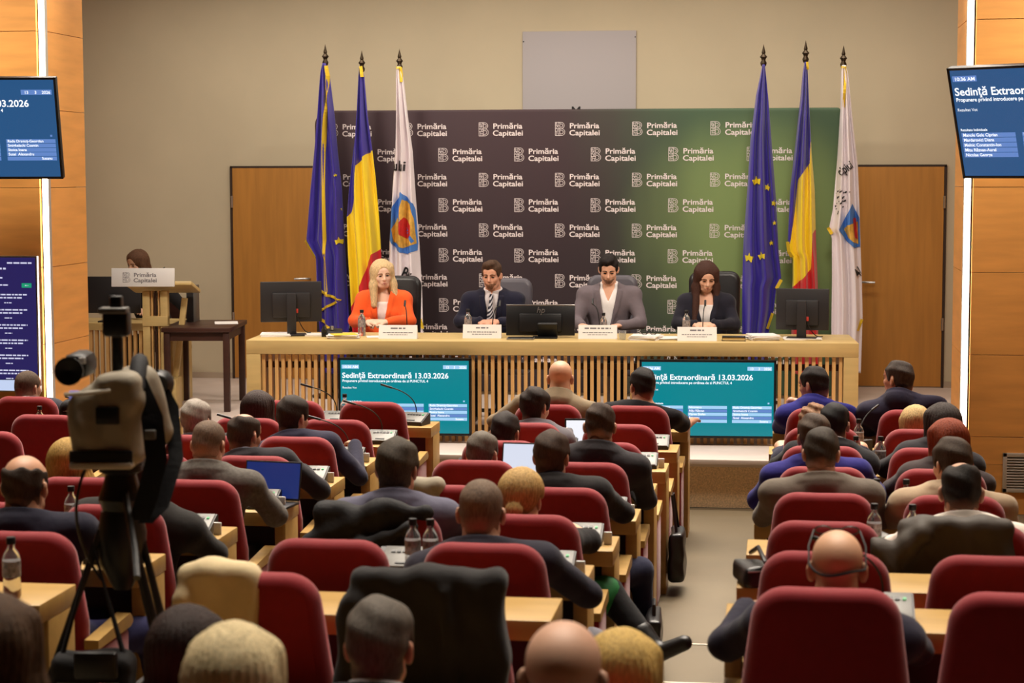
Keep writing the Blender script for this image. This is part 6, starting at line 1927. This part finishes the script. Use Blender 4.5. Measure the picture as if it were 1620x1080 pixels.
seated('B', 2, 'dark-haired man in a grey suit holding a tablet, second row', -1.52, 1.16, hair=('thick', (46, 36, 32)), skin=(212, 164, 138), topc=(100, 96, 102), shirtc=(120, 118, 126), face=(-26, 10, 0), sw=0.19, features=True, elbows=((-0.25, 0.12, 0.78), (0.22, 0.18, 0.78)), wrists=((-0.1, 0.33, 0.80), (0.2, 0.33, 0.84)), seed=2)
seated('B', 3, 'dark-haired person slouched low in the third centre row', -1.58, 1.12, hair=('short', (44, 36, 34)), skin=(204, 156, 130), topc=(50, 46, 50), face=(-12, 8, 0), seed=3)
seated('B', 4, 'grey-haired man beside the white laptop, fourth centre row', -1.58, 1.12, hair=('short', (104, 96, 86)), skin=(206, 158, 132), topc=(44, 42, 46), face=(-14, 6, 0), seed=1)
seated('C', 4, 'tall brown-haired man in a black jacket, fourth centre row', -0.95, 1.28, hair=('short', (62, 46, 36)), skin=(212, 160, 134), topc=(40, 36, 40), shirtc=None, sw=0.21, face=(0, 20, 0), collar=0.03, seed=2, legs='sit', elbows=((-0.26, 0.1, 0.78), (0.30, 0.1, 0.72)))
seated('C', 5, 'brown-haired man in a black jacket and jeans, fifth centre row', -1.09, 1.26, hair=('thick', (66, 50, 40)), skin=(208, 158, 132), topc=(30, 27, 28), shirtc=(34, 34, 62), sw=0.21, face=(-8, 6, 0), legs='right', legc=(32, 34, 60), seed=3)
seated('C', 6, 'blonde woman with a low bun and green scarf, crossed boots', -1.09, 1.24, hair=('pony', (190, 154, 96)), sex='f', skin=(220, 172, 140), topc=(28, 26, 28), shirtc=None, sw=0.17, face=(-14, 2, 0), legs='cross', legc=(20, 19, 21), oy=0.27, hs=1.04, seed=1)
seated('C', 7, 'short-haired greying man in a navy jacket, seventh centre row', -1.11, 1.36, hair=('buzz', (116, 96, 80)), skin=(208, 160, 132), topc=(40, 38, 50), shirtc=None, sw=0.22, girth=1.15, hs=1.06, face=(0, 4, 0), legs='right', legc=(126, 124, 132), elbows=((-0.30, 0.1, 0.76), (0.34, 0.1, 0.72)), seed=2)
seated('B', 6, 'man in a pale blue-grey suit with greying dark hair, sixth row', -1.63, 1.36, hair=('thick', (72, 64, 54)), skin=(200, 152, 126), topc=(96, 94, 112), shirtc=(110, 108, 124), sw=0.21, face=(-8, 4, 0), hs=1.05, seed=3)
seated('A', 3, 'dark-haired man in a navy jacket leaning forward, left block', -2.84, 1.19, hair=('thick', (50, 40, 34)), skin=(214, 166, 140), topc=(38, 36, 56), shirtc=None, face=(-24, 8, 0), sw=0.21, elbows=((-0.26, 0.12, 0.78), (0.31, 0.02, 0.70)), wrists=((-0.1, 0.33, 0.80), (0.24, 0.26, 0.86)), seed=1)
seated('A', 4, 'balding man in a dark jacket with shirt collar, left block', -2.89, 1.20, hair=('balding', (64, 52, 44)), skin=(206, 154, 128), topc=(38, 35, 40), shirtc=(150, 150, 170), face=(-22, 8, 0), sw=0.21, elbows=((-0.26, 0.12, 0.78), (0.30, 0.06, 0.74)), seed=2)
seated('A', 5, 'man in a grey checked jacket beside the dark laptop, left block', -2.79, 1.29, hair=('buzz', (112, 92, 76)), skin=(210, 160, 134), topc=(92, 86, 80), shirtc=None, check=True, face=(-6, 16, 0), sw=0.22, elbows=((-0.27, 0.1, 0.76), (0.33, 0.08, 0.74)), wrists=((-0.1, 0.33, 0.80), (0.22, 0.30, 0.80)), collar=0.028, seed=3)
seated('A', 6, 'person in a black leather coat behind the video camera', -2.76, 1.29, hair=('short', (60, 48, 40)), skin=(206, 156, 130), top='coat', topc=(34, 31, 29), shirtc=None, sw=0.22, face=(0, 10, 0), elbows=((-0.28, 0.1, 0.74), (0.34, 0.12, 0.70)), seed=1)
seated('A', 7, 'bald-crowned man in a navy jacket at the left edge', -2.90, 1.42, hair=('ring', (58, 46, 38)), skin=(204, 154, 124), topc=(30, 29, 46), shirtc=None, sw=0.225, girth=1.15, hs=1.05, face=(0, 4, 0), legs='right', legc=(44, 44, 84), seed=2)
seated('AA', 2, 'woman with long dark brown hair in the left block', -3.30, 1.11, hair=('long', (58, 44, 40)), sex='f', skin=(220, 172, 146), topc=(50, 46, 50), sw=0.165, face=(-20, 4, 0), seed=3)
seated('AA', 3, 'grey-haired person in the third row of the left block', -3.43, 1.16, hair=('thick', (150, 140, 130)), skin=(214, 166, 140), topc=(60, 58, 62), face=(-6, 4, 0), seed=1)
seated('AA', 5, 'woman with long straight blonde hair left of the video camera', -3.51, 1.18, hair=('blondelong', (176, 140, 76)), sex='f', skin=(220, 172, 146), topc=(60, 50, 44), sw=0.165, seed=2)
seated('ZZ', 1, 'short-haired man below the agenda screen at the far left', -5.25, 1.12, hair=('buzz', (96, 80, 68)), skin=(206, 158, 132), topc=(60, 60, 70), face=(-20, 4, 0), seed=3)
# nearest people, cut by the lower edge of the picture
seated('C', 9, 'man with thick grey-brown hair, centre foreground', -1.09, 1.33, hair=('thick', (92, 84, 76)), skin=(204, 146, 118), topc=(50, 48, 52), hs=1.08, face=(0, 4, 0), arms='lap', seed=1)
seated('C', 10, 'woman with pale blonde hair in the bottom left foreground', -1.22, 1.48, hair=('bob', (214, 194, 150)), sex='f', skin=(222, 176, 148), topc=(60, 56, 60), hs=1.1, sw=0.17, arms='lap', seed=2)
seated('B', 9, 'woman with smooth dark brown hair, lower left foreground', -1.64, 1.29, hair=('long', (46, 32, 28)), sex='f', skin=(216, 168, 142), topc=(40, 36, 40), hs=1.06, sw=0.17, arms='lap', seed=3)
seated('B', 10, 'woman with long brown hair cut by the left edge of the picture', -1.79, 1.53, hair=('long', (76, 54, 36)), sex='f', skin=(216, 168, 142), topc=(50, 44, 40), hs=1.04, sw=0.17, arms='lap', seed=1)
chair('C', 10, -0.47, 'red padded chair set in the centre aisle under the bald man')
chair('C', 9, -0.40, 'red padded chair set in the centre aisle under the golden-haired woman')
seated('C', 10, 'bald man seen from behind, bottom centre foreground', -0.47, 1.515, x=-0.47, hair=None, skin=(204, 160, 134), topc=(70, 66, 70), hs=1.12, arms='lap', seed=2)
seated('C', 9, 'woman with golden blonde hair beside the bald foreground man', -0.42, 1.26, x=-0.40, hair=('bob', (196, 162, 92)), sex='f', skin=(222, 176, 148), topc=(60, 56, 60), hs=1.04, sw=0.17, arms='lap', face=(-10, 5, 0), seed=3)

# green scarf and skirt of the woman with the bun
w = [o for o in COL.objects if o.get('label', '').startswith('blonde woman with a low bun')][0]
HM = head_matrix(w)
c0 = HM @ Vector((0, -0.02, -0.19))
F = Field(axis(c0.x - 0.17, c0.x + 0.17, 0.009), axis(c0.y - 0.17, c0.y + 0.17, 0.009), axis(c0.z - 0.16, c0.z + 0.12, 0.009))
F.apply(cone((c0.x, c0.y, c0.z - 0.05), (c0.x, c0.y, c0.z + 0.045), 0.125, 0.085), 0.02)
F.apply(cone((c0.x - 0.05, c0.y - 0.1, c0.z - 0.02), (c0.x - 0.04, c0.y - 0.13, c0.z - 0.12), 0.05, 0.035), 0.02)
F.noise(lambda X, Y, Z: 0.009 * np.sin(60 * Z + 25 * X + 1) * np.sin(22 * X + 14 * Y) + 0.005 * np.sin(80 * Z - 40 * X))
SCARF = mat('green_scarf', (62, 88, 44), 0.7, var=0.75, scale=22, stretch=(1, 1, 2.2))
link('scarf', solid_mesh('scarf', F), SCARF, w)
F = Field(axis(-0.3, 0.5, 0.014), axis(-0.1, 0.5, 0.014), axis(0.3, 0.75, 0.014))
F.apply(cone((0.09, 0.02, 0.475), (0.285, 0.245, 0.536), 0.1, 0.084), 0.03)
link('skirt', solid_mesh('skirt', F), mat('green_skirt', (20, 112, 50), 0.7, var=0.15, scale=8), w)
